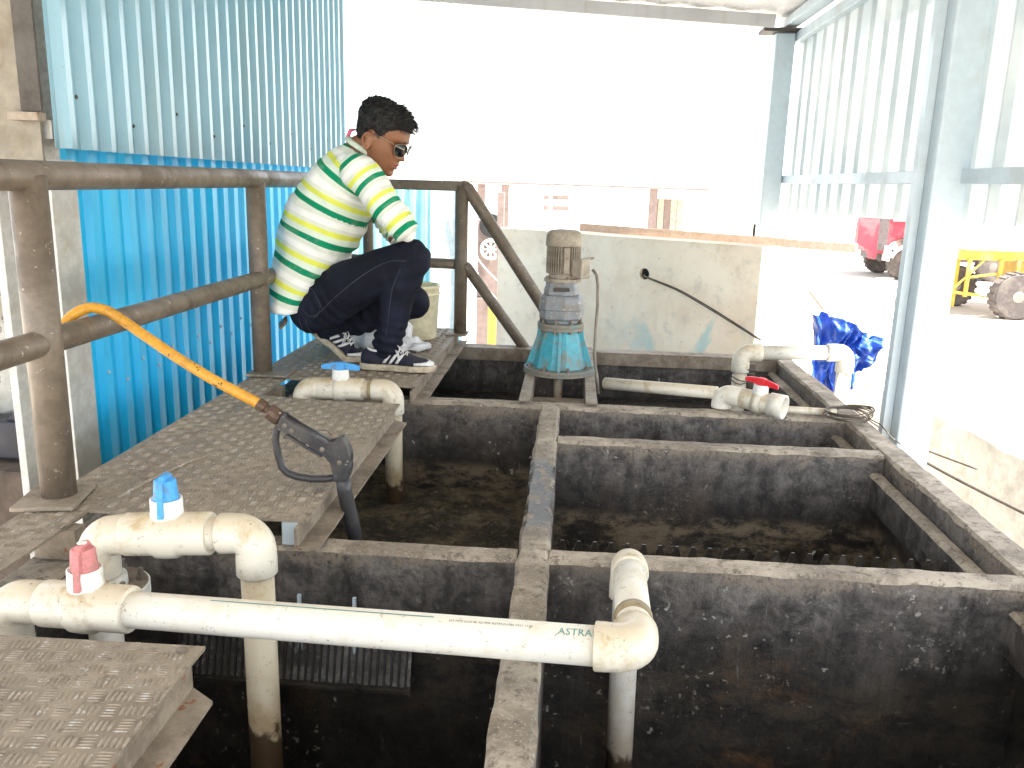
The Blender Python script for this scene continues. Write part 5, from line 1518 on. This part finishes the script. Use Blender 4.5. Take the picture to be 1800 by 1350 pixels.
# ================================================================== BEYOND THE TANK
# cream plastered tank wall behind the mixer, turned a little towards the viewer
q0, q1 = Vector((-0.525, 6.02, 0)), Vector((1.05, 4.86, 0))
wd = (q1 - q0).normalized(); wn = Vector((wd.y, -wd.x, 0))            # wn faces the walkway
if wn.y > 0: wn = -wn
fw = thing("plastered_wall", "cream plastered concrete wall with a round hole standing behind the mixer motor", "wall", (0.3, 5.5, -1.9))
L = (q1 - q0).length; hs, hz, hr = 1.205, 0.186, 0.036
wm = MB()
def wp(s, z, t): return q0 + wd * s + wn * t + V(0, 0, z)
nseg, zt, zb = 26, 0.402, -1.9
# front face with a real hole: ring of quads round the hole, then four outer panels
R = 24; sq = 0.09
ringA = [wp(hs + hr * math.cos(2*PI*k/R), hz + hr * math.sin(2*PI*k/R), 0) for k in range(R)]
def sqp(a):
    c, s = math.cos(a), math.sin(a); m = max(abs(c), abs(s)); return c / m * sq, s / m * sq
ringB = [wp(hs + sqp(2*PI*k/R)[0], hz + sqp(2*PI*k/R)[1], 0) for k in range(R)]
ringC = [wp(hs + hr * math.cos(2*PI*k/R), hz + hr * math.sin(2*PI*k/R), -0.14) for k in range(R)]
wm.add(ringA + ringB + ringC, [(k, (k+1) % R, R + (k+1) % R, R + k) for k in range(R)] + [(2*R + k, 2*R + (k+1) % R, (k+1) % R, k) for k in range(R)])
def panel(s0, s1, z0, z1): wm.add([wp(s0, z0, 0), wp(s1, z0, 0), wp(s1, z1, 0), wp(s0, z1, 0)], [(0, 1, 2, 3)])
panel(0, hs - sq, zb, zt); panel(hs + sq, L, zb, zt); panel(hs - sq, hs + sq, zb, hz - sq); panel(hs - sq, hs + sq, hz + sq, zt)
T_ = -0.22
wm.add([wp(0, zb, 0), wp(0, zt, 0), wp(0, zt, T_), wp(0, zb, T_)], [(0, 1, 2, 3)])
wm.add([wp(L, zb, 0), wp(L, zt, 0), wp(L, zt, T_), wp(L, zb, T_)], [(0, 1, 2, 3)])
wm.add([wp(0, zt, 0), wp(L, zt, 0), wp(L, zt, T_), wp(0, zt, T_)], [(0, 1, 2, 3)])
wm.add([wp(0, zb, T_), wp(L, zb, T_), wp(L, zt, T_), wp(0, zt, T_)], [(0, 1, 2, 3)])
build("wall_body", wm, M['farwall'], fw)
jl = MB()
jl.tube([wp(0.0, 0.236, 0.0), wp(0.35, 0.232, 0.0005), wp(0.8, 0.238, 0.0), wp(1.15, 0.235, 0.0005)], 0.0022, 5)
build("hole_shade", MB().lathe([(0.05, 0), (0.05, 0.004)], wp(hs, hz, -0.035), wn, 20), M['black'], fw)  # black disc stands in for the darkness inside the hole
tube_ = MB()
ta, tb = Vector((0.05, 5.85, 0.432)), Vector((1.62, 5.05, 0.40))
tube_.bar(ta, tb, 0.05, 0.05)
tag(build("square_tube", tube_, M['rusty_tube'], origin=(0.8, 5.45, 0.42), bevel=0.003) if False else build("square_tube", tube_, M['rusty_tube'], origin=(0.8, 5.45, 0.42)), "long rusty square tube lying along the top of the cream wall", "tube")
cc = spline([wp(hs, hz - 0.008, -0.10), wp(hs + 0.012, hz - 0.01, 0.01), Vector((0.633, 5.14, 0.120)), Vector((0.794, 5.01, 0.045)), Vector((0.963, 4.87, -0.045)), Vector((1.065, 4.81, -0.102)), Vector((1.25, 5.485, -0.225))], 6)
tag(build("wall_cable", MB().tube(cc, 0.0045, 8).tube([p + V(0.0, 0.004, -0.010 * math.sin(PI * i / len(cc))) for i, p in enumerate(cc)], 0.0035, 8), M['wire'], origin=(0.7, 5.0, 0)), "thin grey cable running from the hole in the cream wall to the slim column", "cable")

# cladding and panel left of the wall, seen through the rail
cs = thing("cyan_cladding", "faded cyan corrugated cladding seen behind the squatting man", "cladding", (-1.35, 6.6, -1.9))
fr_ = corr(0, 0, 0.70, -1.9, -1.9, 0.69, 0.69, 0.09, 0.03, 0.012, 0.018, 1)
for p in fr_.v: p.x, p.y = -1.72 + p.y, 6.6 - p.x
o = build("sheet", fr_, M['cyan_sheet'], cs); o.modifiers.new("thickness", 'SOLIDIFY').thickness = 0.0012
dp = thing("pale_door_panel", "pale blue flat door panel between the cyan cladding and the end post", "door", (-0.98, 6.5, -1.9))
build("leaf", MB().box(-1.085, -0.885, 6.48, 6.51, -1.9, 0.68), M['pale_panel'], dp, bevel=0.004)
build("frame_post", MB().box(-0.884, -0.835, 6.47, 6.52, -1.9, 0.70), M['cyan_sheet'], dp)
build("wire", MB().tube(spline([(-0.88, 6.45, 0.62), (-0.80, 6.44, 0.45), (-0.80, 6.44, 0.0), (-0.83, 6.44, -0.4), (-0.80, 6.44, -0.9), (-0.90, 6.44, -1.1)], 5), 0.006, 6), M['white_coat'], dp)

# posts and machine in the yard left of the wall
for x, y, w, z1, m, lab in ((-1.06, 9.1, 0.085, 0.50, M['column'], "grey weathered post standing just right of the end rail post"),
                            (-0.815, 9.6, 0.075, 0.60, M['shed_dark'], "brown post close to the left edge of the cream wall")):
    p = thing("yard_post", lab, "post", (x, y, -1.9))
    build("shaft", MB().box(x - w/2, x + w/2, y - w/2, y + w/2, -1.9, z1), m, p, bevel=0.004)
    build("foot_plate", MB().box(x - w, x + w, y - w, y + w, -1.899, -1.88), m, p)
mc = thing("pulley_machine", "dark machine with a spoked pulley wheel behind the grey yard post", "machine", (-0.93, 9.9, -1.9))
build("frame", MB().box(-1.15, -0.80, 9.9, 10.3, -1.9, -0.62).box(-1.13, -0.86, 9.95, 10.2, -0.62, 0.28), M['shed_dark'], mc, bevel=0.01)
wh = MB(); pc = Vector((-0.945, 9.86, -0.05))
wh.tube([pc + V(0.105*math.cos(a), 0, 0.105*math.sin(a)) for a in [2*PI*i/24 for i in range(24)]], 0.018, 8, closed=True)
for k in range(8):
    a = k * PI / 4; wh.tube([pc, pc + V(0.1*math.cos(a), 0, 0.1*math.sin(a))], 0.012, 6)
wh.lathe([(0.03, -0.03), (0.03, 0.03)], pc, (0, 1, 0), 12)
build("pulley", wh, M['shed_white'], mc)
build("hood", MB().lathe([(0.13, -0.1), (0.13, 0.1)], (-0.95, 9.95, 0.22), (0, 1, 0), 20), M['black'], mc)
bl = thing("yard_barrel", "mustard yellow barrel beside the brown post", "barrel", (-0.74, 8.6, -1.9))
build("barrel_body", MB().lathe([(0.095, 0), (0.10, 0.01), (0.10, 0.55), (0.103, 0.56), (0.10, 0.57), (0.10, 1.04), (0.095, 1.05)], (-0.74, 8.6, -1.5), n=24, smooth=True), M['barrel_yellow'], bl)
build("stand", MB().box(-0.88, -0.62, 8.48, 8.74, -1.9, -1.5), M['shed_dark'], bl)
for k, (z0_, z1_) in enumerate(((0.20, -0.10), (0.06, -0.24))):
    pts = spline([Vector((-1.30, 8.8, z0_ + 0.18)), Vector((-1.05, 8.6, z0_)), Vector((-0.86, 7.8, (z0_ + z1_) / 2 - 0.03)), Vector((-0.53, 6.1, z1_ + 0.12))], 6)
    tag(build("yard_wire", MB().tube(pts, 0.006, 6), M['white_coat'], origin=pts[6]), ("upper" if k == 0 else "lower") + " pale wire sagging across the gap left of the cream wall", "wire", "pale sagging wires")

# distant open shed across the yard
ds = thing("distant_shed", "long pale open sided shed across the yard with a thin brown roof edge", "shed", (0.3, 25, -1.9))
rf_ = MB(); rf_.obox((0.25, 23.9, 0.70), (6.6, 1.1, 0.05), Matrix.Rotation(-0.02, 3, 'X') @ Matrix.Rotation(0.004, 3, 'Y'))  # roof kept shallow so that sun reaches the back wall
build("roof", rf_, M['shed_white'], ds)
build("fascia", MB().obox((0.25, 23.33, 0.66), (6.6, 0.03, 0.055), Matrix.Rotation(0.006, 3, 'Y')), M['shed_dark'], ds)
build("back_wall", MB().box(-2.7, 3.3, 27.4, 27.5, -1.9, 0.62), M['shed_white'], ds)
for x in (-2.55, -1.90, 0.1, 1.75, 2.1):
    build("post", MB().box(x - 0.10, x + 0.10, 23.5, 23.7, -1.9, 0.63), M['shed_dark'] if x < -1 or x == 2.1 else M['shed_white'], ds)
for x in (-0.9, -0.62, -0.45, -0.28):
    for z in (-0.05, 0.28):
        f_ = build("window", MB().box(x - 0.08, x + 0.08, 27.36, 27.399, z - 0.08, z + 0.05), M['shed_dark'], ds)
hut = thing("site_hut", "small brown timber hut with vertical boards near the distant shed", "hut", (2.55, 24.6, -1.9))
build("hut_body", MB().box(2.12, 3.0, 24.3, 25.2, -1.9, 0.36), M['plank'], hut)
for k in range(5):
    build("board", MB().box(2.12 + k * 0.176, 2.285 + k * 0.176, 24.26, 24.299, -1.9, 0.36), M['shed_dark'] if k in (0, 2) else M['plank'], hut)
for x, h, lab in ((-1.75, 1.9, "thin distant mast left of the motor with a small box near its middle"),):
    mt = thing("mast", lab, "mast", (x, 40, -1.9))
    build("pole", MB().tube([(x, 40, -1.9), (x, 40, 2.9)], 0.03, 6), M['shed_white'], mt)
    build("box", MB().box(x - 0.25, x - 0.06, 39.9, 40.1, 1.5, 1.95), M['plank'], mt)

# ------------------------------------------------------------------ red truck
def wheel(parent, c, r, w, axis=(0, 1, 0)):
    wl_ = build("wheel", MB().lathe([(r * 0.62, -w/2), (r * 0.93, -w/2), (r, -w * 0.36), (r, w * 0.36), (r * 0.93, w/2), (r * 0.62, w/2)], c, axis, 32), M['tyre'], parent, bevel=0.01)
    build("hub", MB().lathe([(r * 0.60, -w * 0.42), (r * 0.56, -w * 0.30), (r * 0.30, -w * 0.30), (r * 0.24, -w * 0.50), (r * 0.10, -w * 0.52)], c, axis, 24), M['rimsteel'], wl_)
    lugs = MB()
    ax = Vector(axis).normalized(); u = Vector((0, 0, 1)); v = ax.cross(u)
    for k in range(20):
        a = 2 * PI * k / 20
        d = u * math.cos(a) + v * math.sin(a); t = ax.cross(d)
        lugs.obox(Vector(c) + d * (r + 0.004), (0.025, w * 0.9, r * 0.16), Matrix((d, ax, t)).transposed())
    lg = build("tread_lugs", lugs, M['tyre'], wl_); lg['kind'] = 'stuff'
    return wl_
tx, ty, tz = 8.6, 27.3, -1.9
tk = thing("truck", "faded red truck with its cab door open parked beyond the right sheet wall", "truck", (tx + 1.5, ty, tz))
cabp = [(0.72, 0.75), (0.72, 1.55), (0.95, 2.75), (2.75, 2.80), (2.80, 0.75), (2.2, 0.75), (2.02, 1.08), (1.75, 1.22), (1.45, 1.22), (1.18, 1.08), (1.0, 0.75)]
build("cab", MB().prism(cabp, lambda a, b, t: Vector((tx + a, ty + t, tz + b)), 0, 2.1), M['truck_red'], tk, bevel=0.03)
build("side_window", MB().prism([(1.15, 1.75), (1.28, 2.5), (1.95, 2.52), (1.95, 1.75)], lambda a, b, t: Vector((tx + a, ty + t, tz + b)), -0.02, 0.02), M['glass'], tk)
build("grille", MB().box(tx + 2.05, tx + 2.75, ty - 0.03, ty, tz + 1.5, tz + 2.35), M['truck_red'], tk)
for k in range(6):
    build("louvre", MB().box(tx + 2.08, tx + 2.72, ty - 0.055, ty - 0.031, tz + 1.55 + 0.13 * k, tz + 1.60 + 0.13 * k), M['truck_red'], tk)
dr = build("door", MB().prism([(-0.05, 1.05), (-0.05, 2.2), (0.08, 2.62), (0.60, 2.62), (0.66, 0.62), (0.40, 0.62), (0.30, 0.86), (0.15, 1.0)], lambda a, b, t: Vector((tx + a, ty - 0.35 + t + (0.66 - a) * -0.4, tz + b)), 0, 0.05), M['truck_red'], tk, bevel=0.01)
build("door_window", MB().prism([(0.06, 1.85), (0.14, 2.5), (0.52, 2.5), (0.54, 1.85)], lambda a, b, t: Vector((tx + a, ty - 0.36 + t + (0.66 - a) * -0.4, tz + b)), 0, 0.07), M['glass'], dr)
build("doorway_shade", MB().box(tx + 0.72, tx + 1.05, ty - 0.012, ty - 0.002, tz + 0.85, tz + 2.35), M['truck_dark'], tk)  # dark panel on the solid cab, standing for shade inside the opening
build("mudguard", MB().box(tx + 1.62, tx + 2.15, ty - 0.95, ty - 0.35, tz + 0.45, tz + 1.18), M['truck_red'], tk, bevel=0.05)
build("chassis", MB().box(tx + 0.8, tx + 4.6, ty + 0.2, ty + 1.6, tz + 0.55, tz + 0.80), M['truck_dark'], tk)
build("bumper", MB().box(tx + 0.98, tx + 1.10, ty - 0.35, ty + 0.1, tz + 0.55, tz + 1.0), M['shed_white'], tk, bevel=0.02)
build("arch", MB().tube([(tx + 1.55 + 0.50 * math.cos(a), ty - 0.45, tz + 0.52 + 0.50 * math.sin(a)) for a in [PI * (0.05 + 0.85 * i / 12) for i in range(13)]], 0.06, 8), M['shed_white'], tk)
build("cargo_bed", MB().box(tx + 2.85, tx + 6.5, ty - 0.1, ty + 2.2, tz + 1.0, tz + 2.3), M['truck_red'], tk, bevel=0.03)
wheel(tk, (tx + 1.52, ty - 0.25, tz + 0.47), 0.46, 0.30)
wheel(tk, (tx + 1.52, ty + 1.9, tz + 0.47), 0.46, 0.30)
wheel(tk, (tx + 4.3, ty + 0.1, tz + 0.47), 0.46, 0.30)
wheel(tk, (tx + 5.6, ty + 0.1, tz + 0.47), 0.46, 0.30)

# ------------------------------------------------------------------ yellow trailer
yx, yy, yz = 8.70, 19.6, -1.9
tl = thing("trailer", "yellow framed trailer with a white sheeted load beside the right hand column", "trailer", (yx + 2, yy, yz))
build("load", MB().box(yx - 0.25, yx + 5.0, yy - 0.3, yy + 2.2, yz + 1.42, yz + 2.02), M['tarp_white'], tl, bevel=0.12)
build("side_rail", MB().box(yx - 0.25, yx + 5.0, yy - 0.2, yy - 0.05, yz + 1.22, yz + 1.42), M['yellow'], tl)
build("side_rail", MB().box(yx - 0.25, yx + 5.0, yy + 1.9, yy + 2.05, yz + 1.22, yz + 1.42), M['yellow'], tl)
for x in (yx - 0.05, yx + 0.62, yx + 0.98):
    build("upright", MB().box(x - 0.035, x + 0.035, yy - 0.28, yy - 0.21, yz + 0.42, yz + 1.25), M['yellow'], tl)
build("frame_bar", MB().bar((yx - 0.4, yy - 0.245, yz + 0.52), (yx + 0.66, yy - 0.245, yz + 0.42), 0.05, 0.06), M['yellow'], tl)
build("frame_bar", MB().bar((yx + 0.0, yy - 0.245, yz + 0.85), (yx + 0.62, yy - 0.245, yz + 0.95), 0.04, 0.05), M['yellow'], tl)
build("brace", MB().bar((yx - 0.35, yy - 0.24, yz + 0.55), (yx + 0.25, yy - 0.24, yz + 1.22), 0.03, 0.04), M['yellow'], tl)
build("brace", MB().bar((yx + 0.65, yy - 0.24, yz + 0.45), (yx + 1.0, yy - 0.24, yz + 0.95), 0.03, 0.04), M['yellow'], tl)
build("tool_box", MB().box(yx + 1.02, yx + 2.1, yy - 0.1, yy + 0.6, yz + 0.55, yz + 1.22), M['yellow'], tl, bevel=0.02)
build("leg", MB().box(yx - 0.30, yx - 0.12, yy + 0.05, yy + 0.2, yz + 0.15, yz + 1.22), M['yellow'], tl)
build("axle", MB().tube([(yx + 0.2, yy - 0.2, yz + 0.50), (yx + 0.86, yy - 0.3, yz + 0.50)], 0.07, 12), M['shed_white'], tl)
wheel(tl, (yx + 0.86, yy - 0.55, yz + 0.50), 0.50, 0.34)
wheel(tl, (yx + 0.42, yy + 1.5, yz + 0.48), 0.48, 0.34)
wheel(tl, (yx + 2.9, yy - 0.45, yz + 0.50), 0.50, 0.34)
build("small_red_box", MB().box(yx + 0.0, yx + 0.30, yy + 1.0, yy + 1.3, yz + 2.03, yz + 2.32), M['truck_red'], tl)

# ------------------------------------------------------------------ things hanging and lying right of the tank
tp = MB(); nu, nv = 54, 34; vs = []
for j in range(nv + 1):
    for i in range(nu + 1):
        u, v = i / nu, j / nv
        top = 0.035 + 0.03 * math.sin(u * 5 + 1) - 0.13 * max(0, u - 0.45) + 0.012 * noise.noise(Vector((u * 9, 0, 4)))
        bot = -0.47 + 0.42 * max(0, u - 0.22) ** 0.8 + 0.06 * noise.noise(Vector((u * 7, 2, 0)))
        z = top + (bot - top) * v
        crease = abs(math.sin(u * 17 + 2.2 * v + 1.5 * noise.noise(Vector((u * 4, v * 3, 0)))))
        y = 4.70 - 0.055 * crease + 0.05 * math.sin(v * 6 + u * 9) + 0.05 * noise.fractal(Vector((u * 7, v * 6, 1)), 0.8, 2, 3)
        x = 1.325 + 0.37 * u + 0.02 * math.sin(v * 7 + u * 3) + (0.05 * (v - 0.3) if u < 0.3 else 0)
        vs.append((x, y, z))
tp.add(vs, [(j*(nu+1)+i, j*(nu+1)+i+1, (j+1)*(nu+1)+i+1, (j+1)*(nu+1)+i) for j in range(nv) for i in range(nu)], True)
tarp = build("tarpaulin", tp, M['blue_cloth'], origin=(1.5, 4.72, -0.2))
tarp.modifiers.new("thickness", 'SOLIDIFY').thickness = 0.003
tag(tarp, "crumpled blue tarpaulin hung behind the white bent pipe", "tarpaulin")
tag(build("timber_piece", MB().bar((1.36, 4.95, 0.165), (1.46, 4.98, 0.055), 0.03, 0.025), M['plank'], origin=(1.41, 4.96, 0.11)), "short grey timber leaning above the blue tarpaulin", "timber")
rope = MB().tube(spline([(1.05, 4.5, -0.05), (1.25, 4.6, -0.10), (1.46, 4.7, -0.165), (1.9, 4.8, -0.20), (2.3, 4.9, -0.16)], 6), 0.004, 6)
tag(build("tie_rope", rope, M['plank'], origin=(1.46, 4.7, -0.16)), "thin rope tied past the lower edge of the blue tarpaulin", "rope")
lw = thing("low_wall", "low sunlit plastered wall just outside the right rim of the tank", "wall", (2.2, 4.2, -1.9))
lw_m = MB(); pa, pb = Vector((2.10, 6.55, 0)), Vector((2.74, 2.0, 0)); dv = (pb - pa).normalized(); nv_ = Vector((dv.y, -dv.x, 0))
n_ = 30
for i in range(n_):
    a0 = pa.lerp(pb, i / n_); a1 = pa.lerp(pb, (i + 1) / n_)
    h = lambda k: -0.62 + 0.03 * noise.noise(Vector((k * 0.5, 0, 2)))
    lw_m.add([a0 + V(0,0,-1.9), a1 + V(0,0,-1.9), a1 + V(0,0,h(i+1)), a0 + V(0,0,h(i)), a0 + nv_*-0.16 + V(0,0,-1.9), a1 + nv_*-0.16 + V(0,0,-1.9), a1 + nv_*-0.16 + V(0,0,h(i+1)), a0 + nv_*-0.16 + V(0,0,h(i))], [(0,1,2,3), (5,4,7,6), (3,2,6,7)])
build("wall_body", lw_m, M['low_plaster'], lw)
for k, (pts, r) in enumerate((([(1.25, 4.9, -0.32), (1.45, 4.3, -0.40), (1.62, 3.6, -0.44), (1.70, 2.6, -0.36)], 0.0075), ([(1.30, 4.6, -0.25), (1.42, 4.2, -0.33), (1.50, 3.8, -0.36), (1.62, 3.3, -0.33)], 0.0045))):
    P = spline([Vector(p) for p in pts], 6)
    tag(build("sagging_cable", MB().tube(P, r, 8), M['wire'], origin=P[6]), ("thicker dark cable" if k == 0 else "thinner dark cable") + " sagging outside the right rim beyond the thick column", "cable", "cables outside the right rim")
sp = thing("scaffold_frame", "pale scaffold poles standing outside the right rim at the frame edge", "scaffold", (1.68, 2.75, -1.9))
build("pole", MB().tube([(1.70, 2.75, -1.9), (1.73, 2.75, -0.02)], 0.024, 12), M['tarp_white'], sp)
build("pole", MB().tube([(1.66, 2.55, -0.36), (2.4, 2.75, -0.30)], 0.016, 10), M['tarp_white'], sp)
build("pole", MB().tube([(1.70, 2.72, -0.10), (2.4, 2.70, -0.04)], 0.016, 10), M['plank'], sp)

# ------------------------------------------------------------------ things left of the rail
dm = thing("white_drum", "grimy white round drum lying on its side behind the left column", "drum", (-1.95, 2.95, 0.2))
build("drum_shell", MB().lathe([(0.02, -0.36), (0.40, -0.36), (0.415, -0.345), (0.415, 0.34), (0.40, 0.36), (0.02, 0.36)], (-2.03, 3.0, 0.28), (0, 1, 0), 56, False), M['drum'], dm, bevel=0.008)
build("drum_hoop", MB().lathe([(0.416, -0.30), (0.424, -0.295), (0.424, -0.275), (0.416, -0.27)], (-2.03, 3.0, 0.28), (0, 1, 0), 56), M['drum'], dm)
dc = thing("drum_cradle", "navy blue steel cradle beam under the white drum", "beam", (-1.95, 2.6, -0.3))
build("beam", MB().box(-2.5, -1.64, 2.50, 2.60, -0.20, -0.075), M['navy_steel'], dc, bevel=0.006)
build("saddle", MB().prism([(-1.80, -0.075), (-1.655, -0.075), (-1.655, 0.0), (-1.70, 0.02)], lambda a, b, t: Vector((a, t, b)), 2.52, 2.58), M['navy_steel'], dc)
pl_ = thing("brown_plinth", "rough brown plastered plinth left of the walkway under the navy beam", "plinth", (-1.8, 2.4, -1.9))
build("plinth_body", wall_strip('x', -2.6, -1.55, 2.42, 2.70, -1.9, -0.215, 31), [M['plinth'], M['plinth']], pl_)
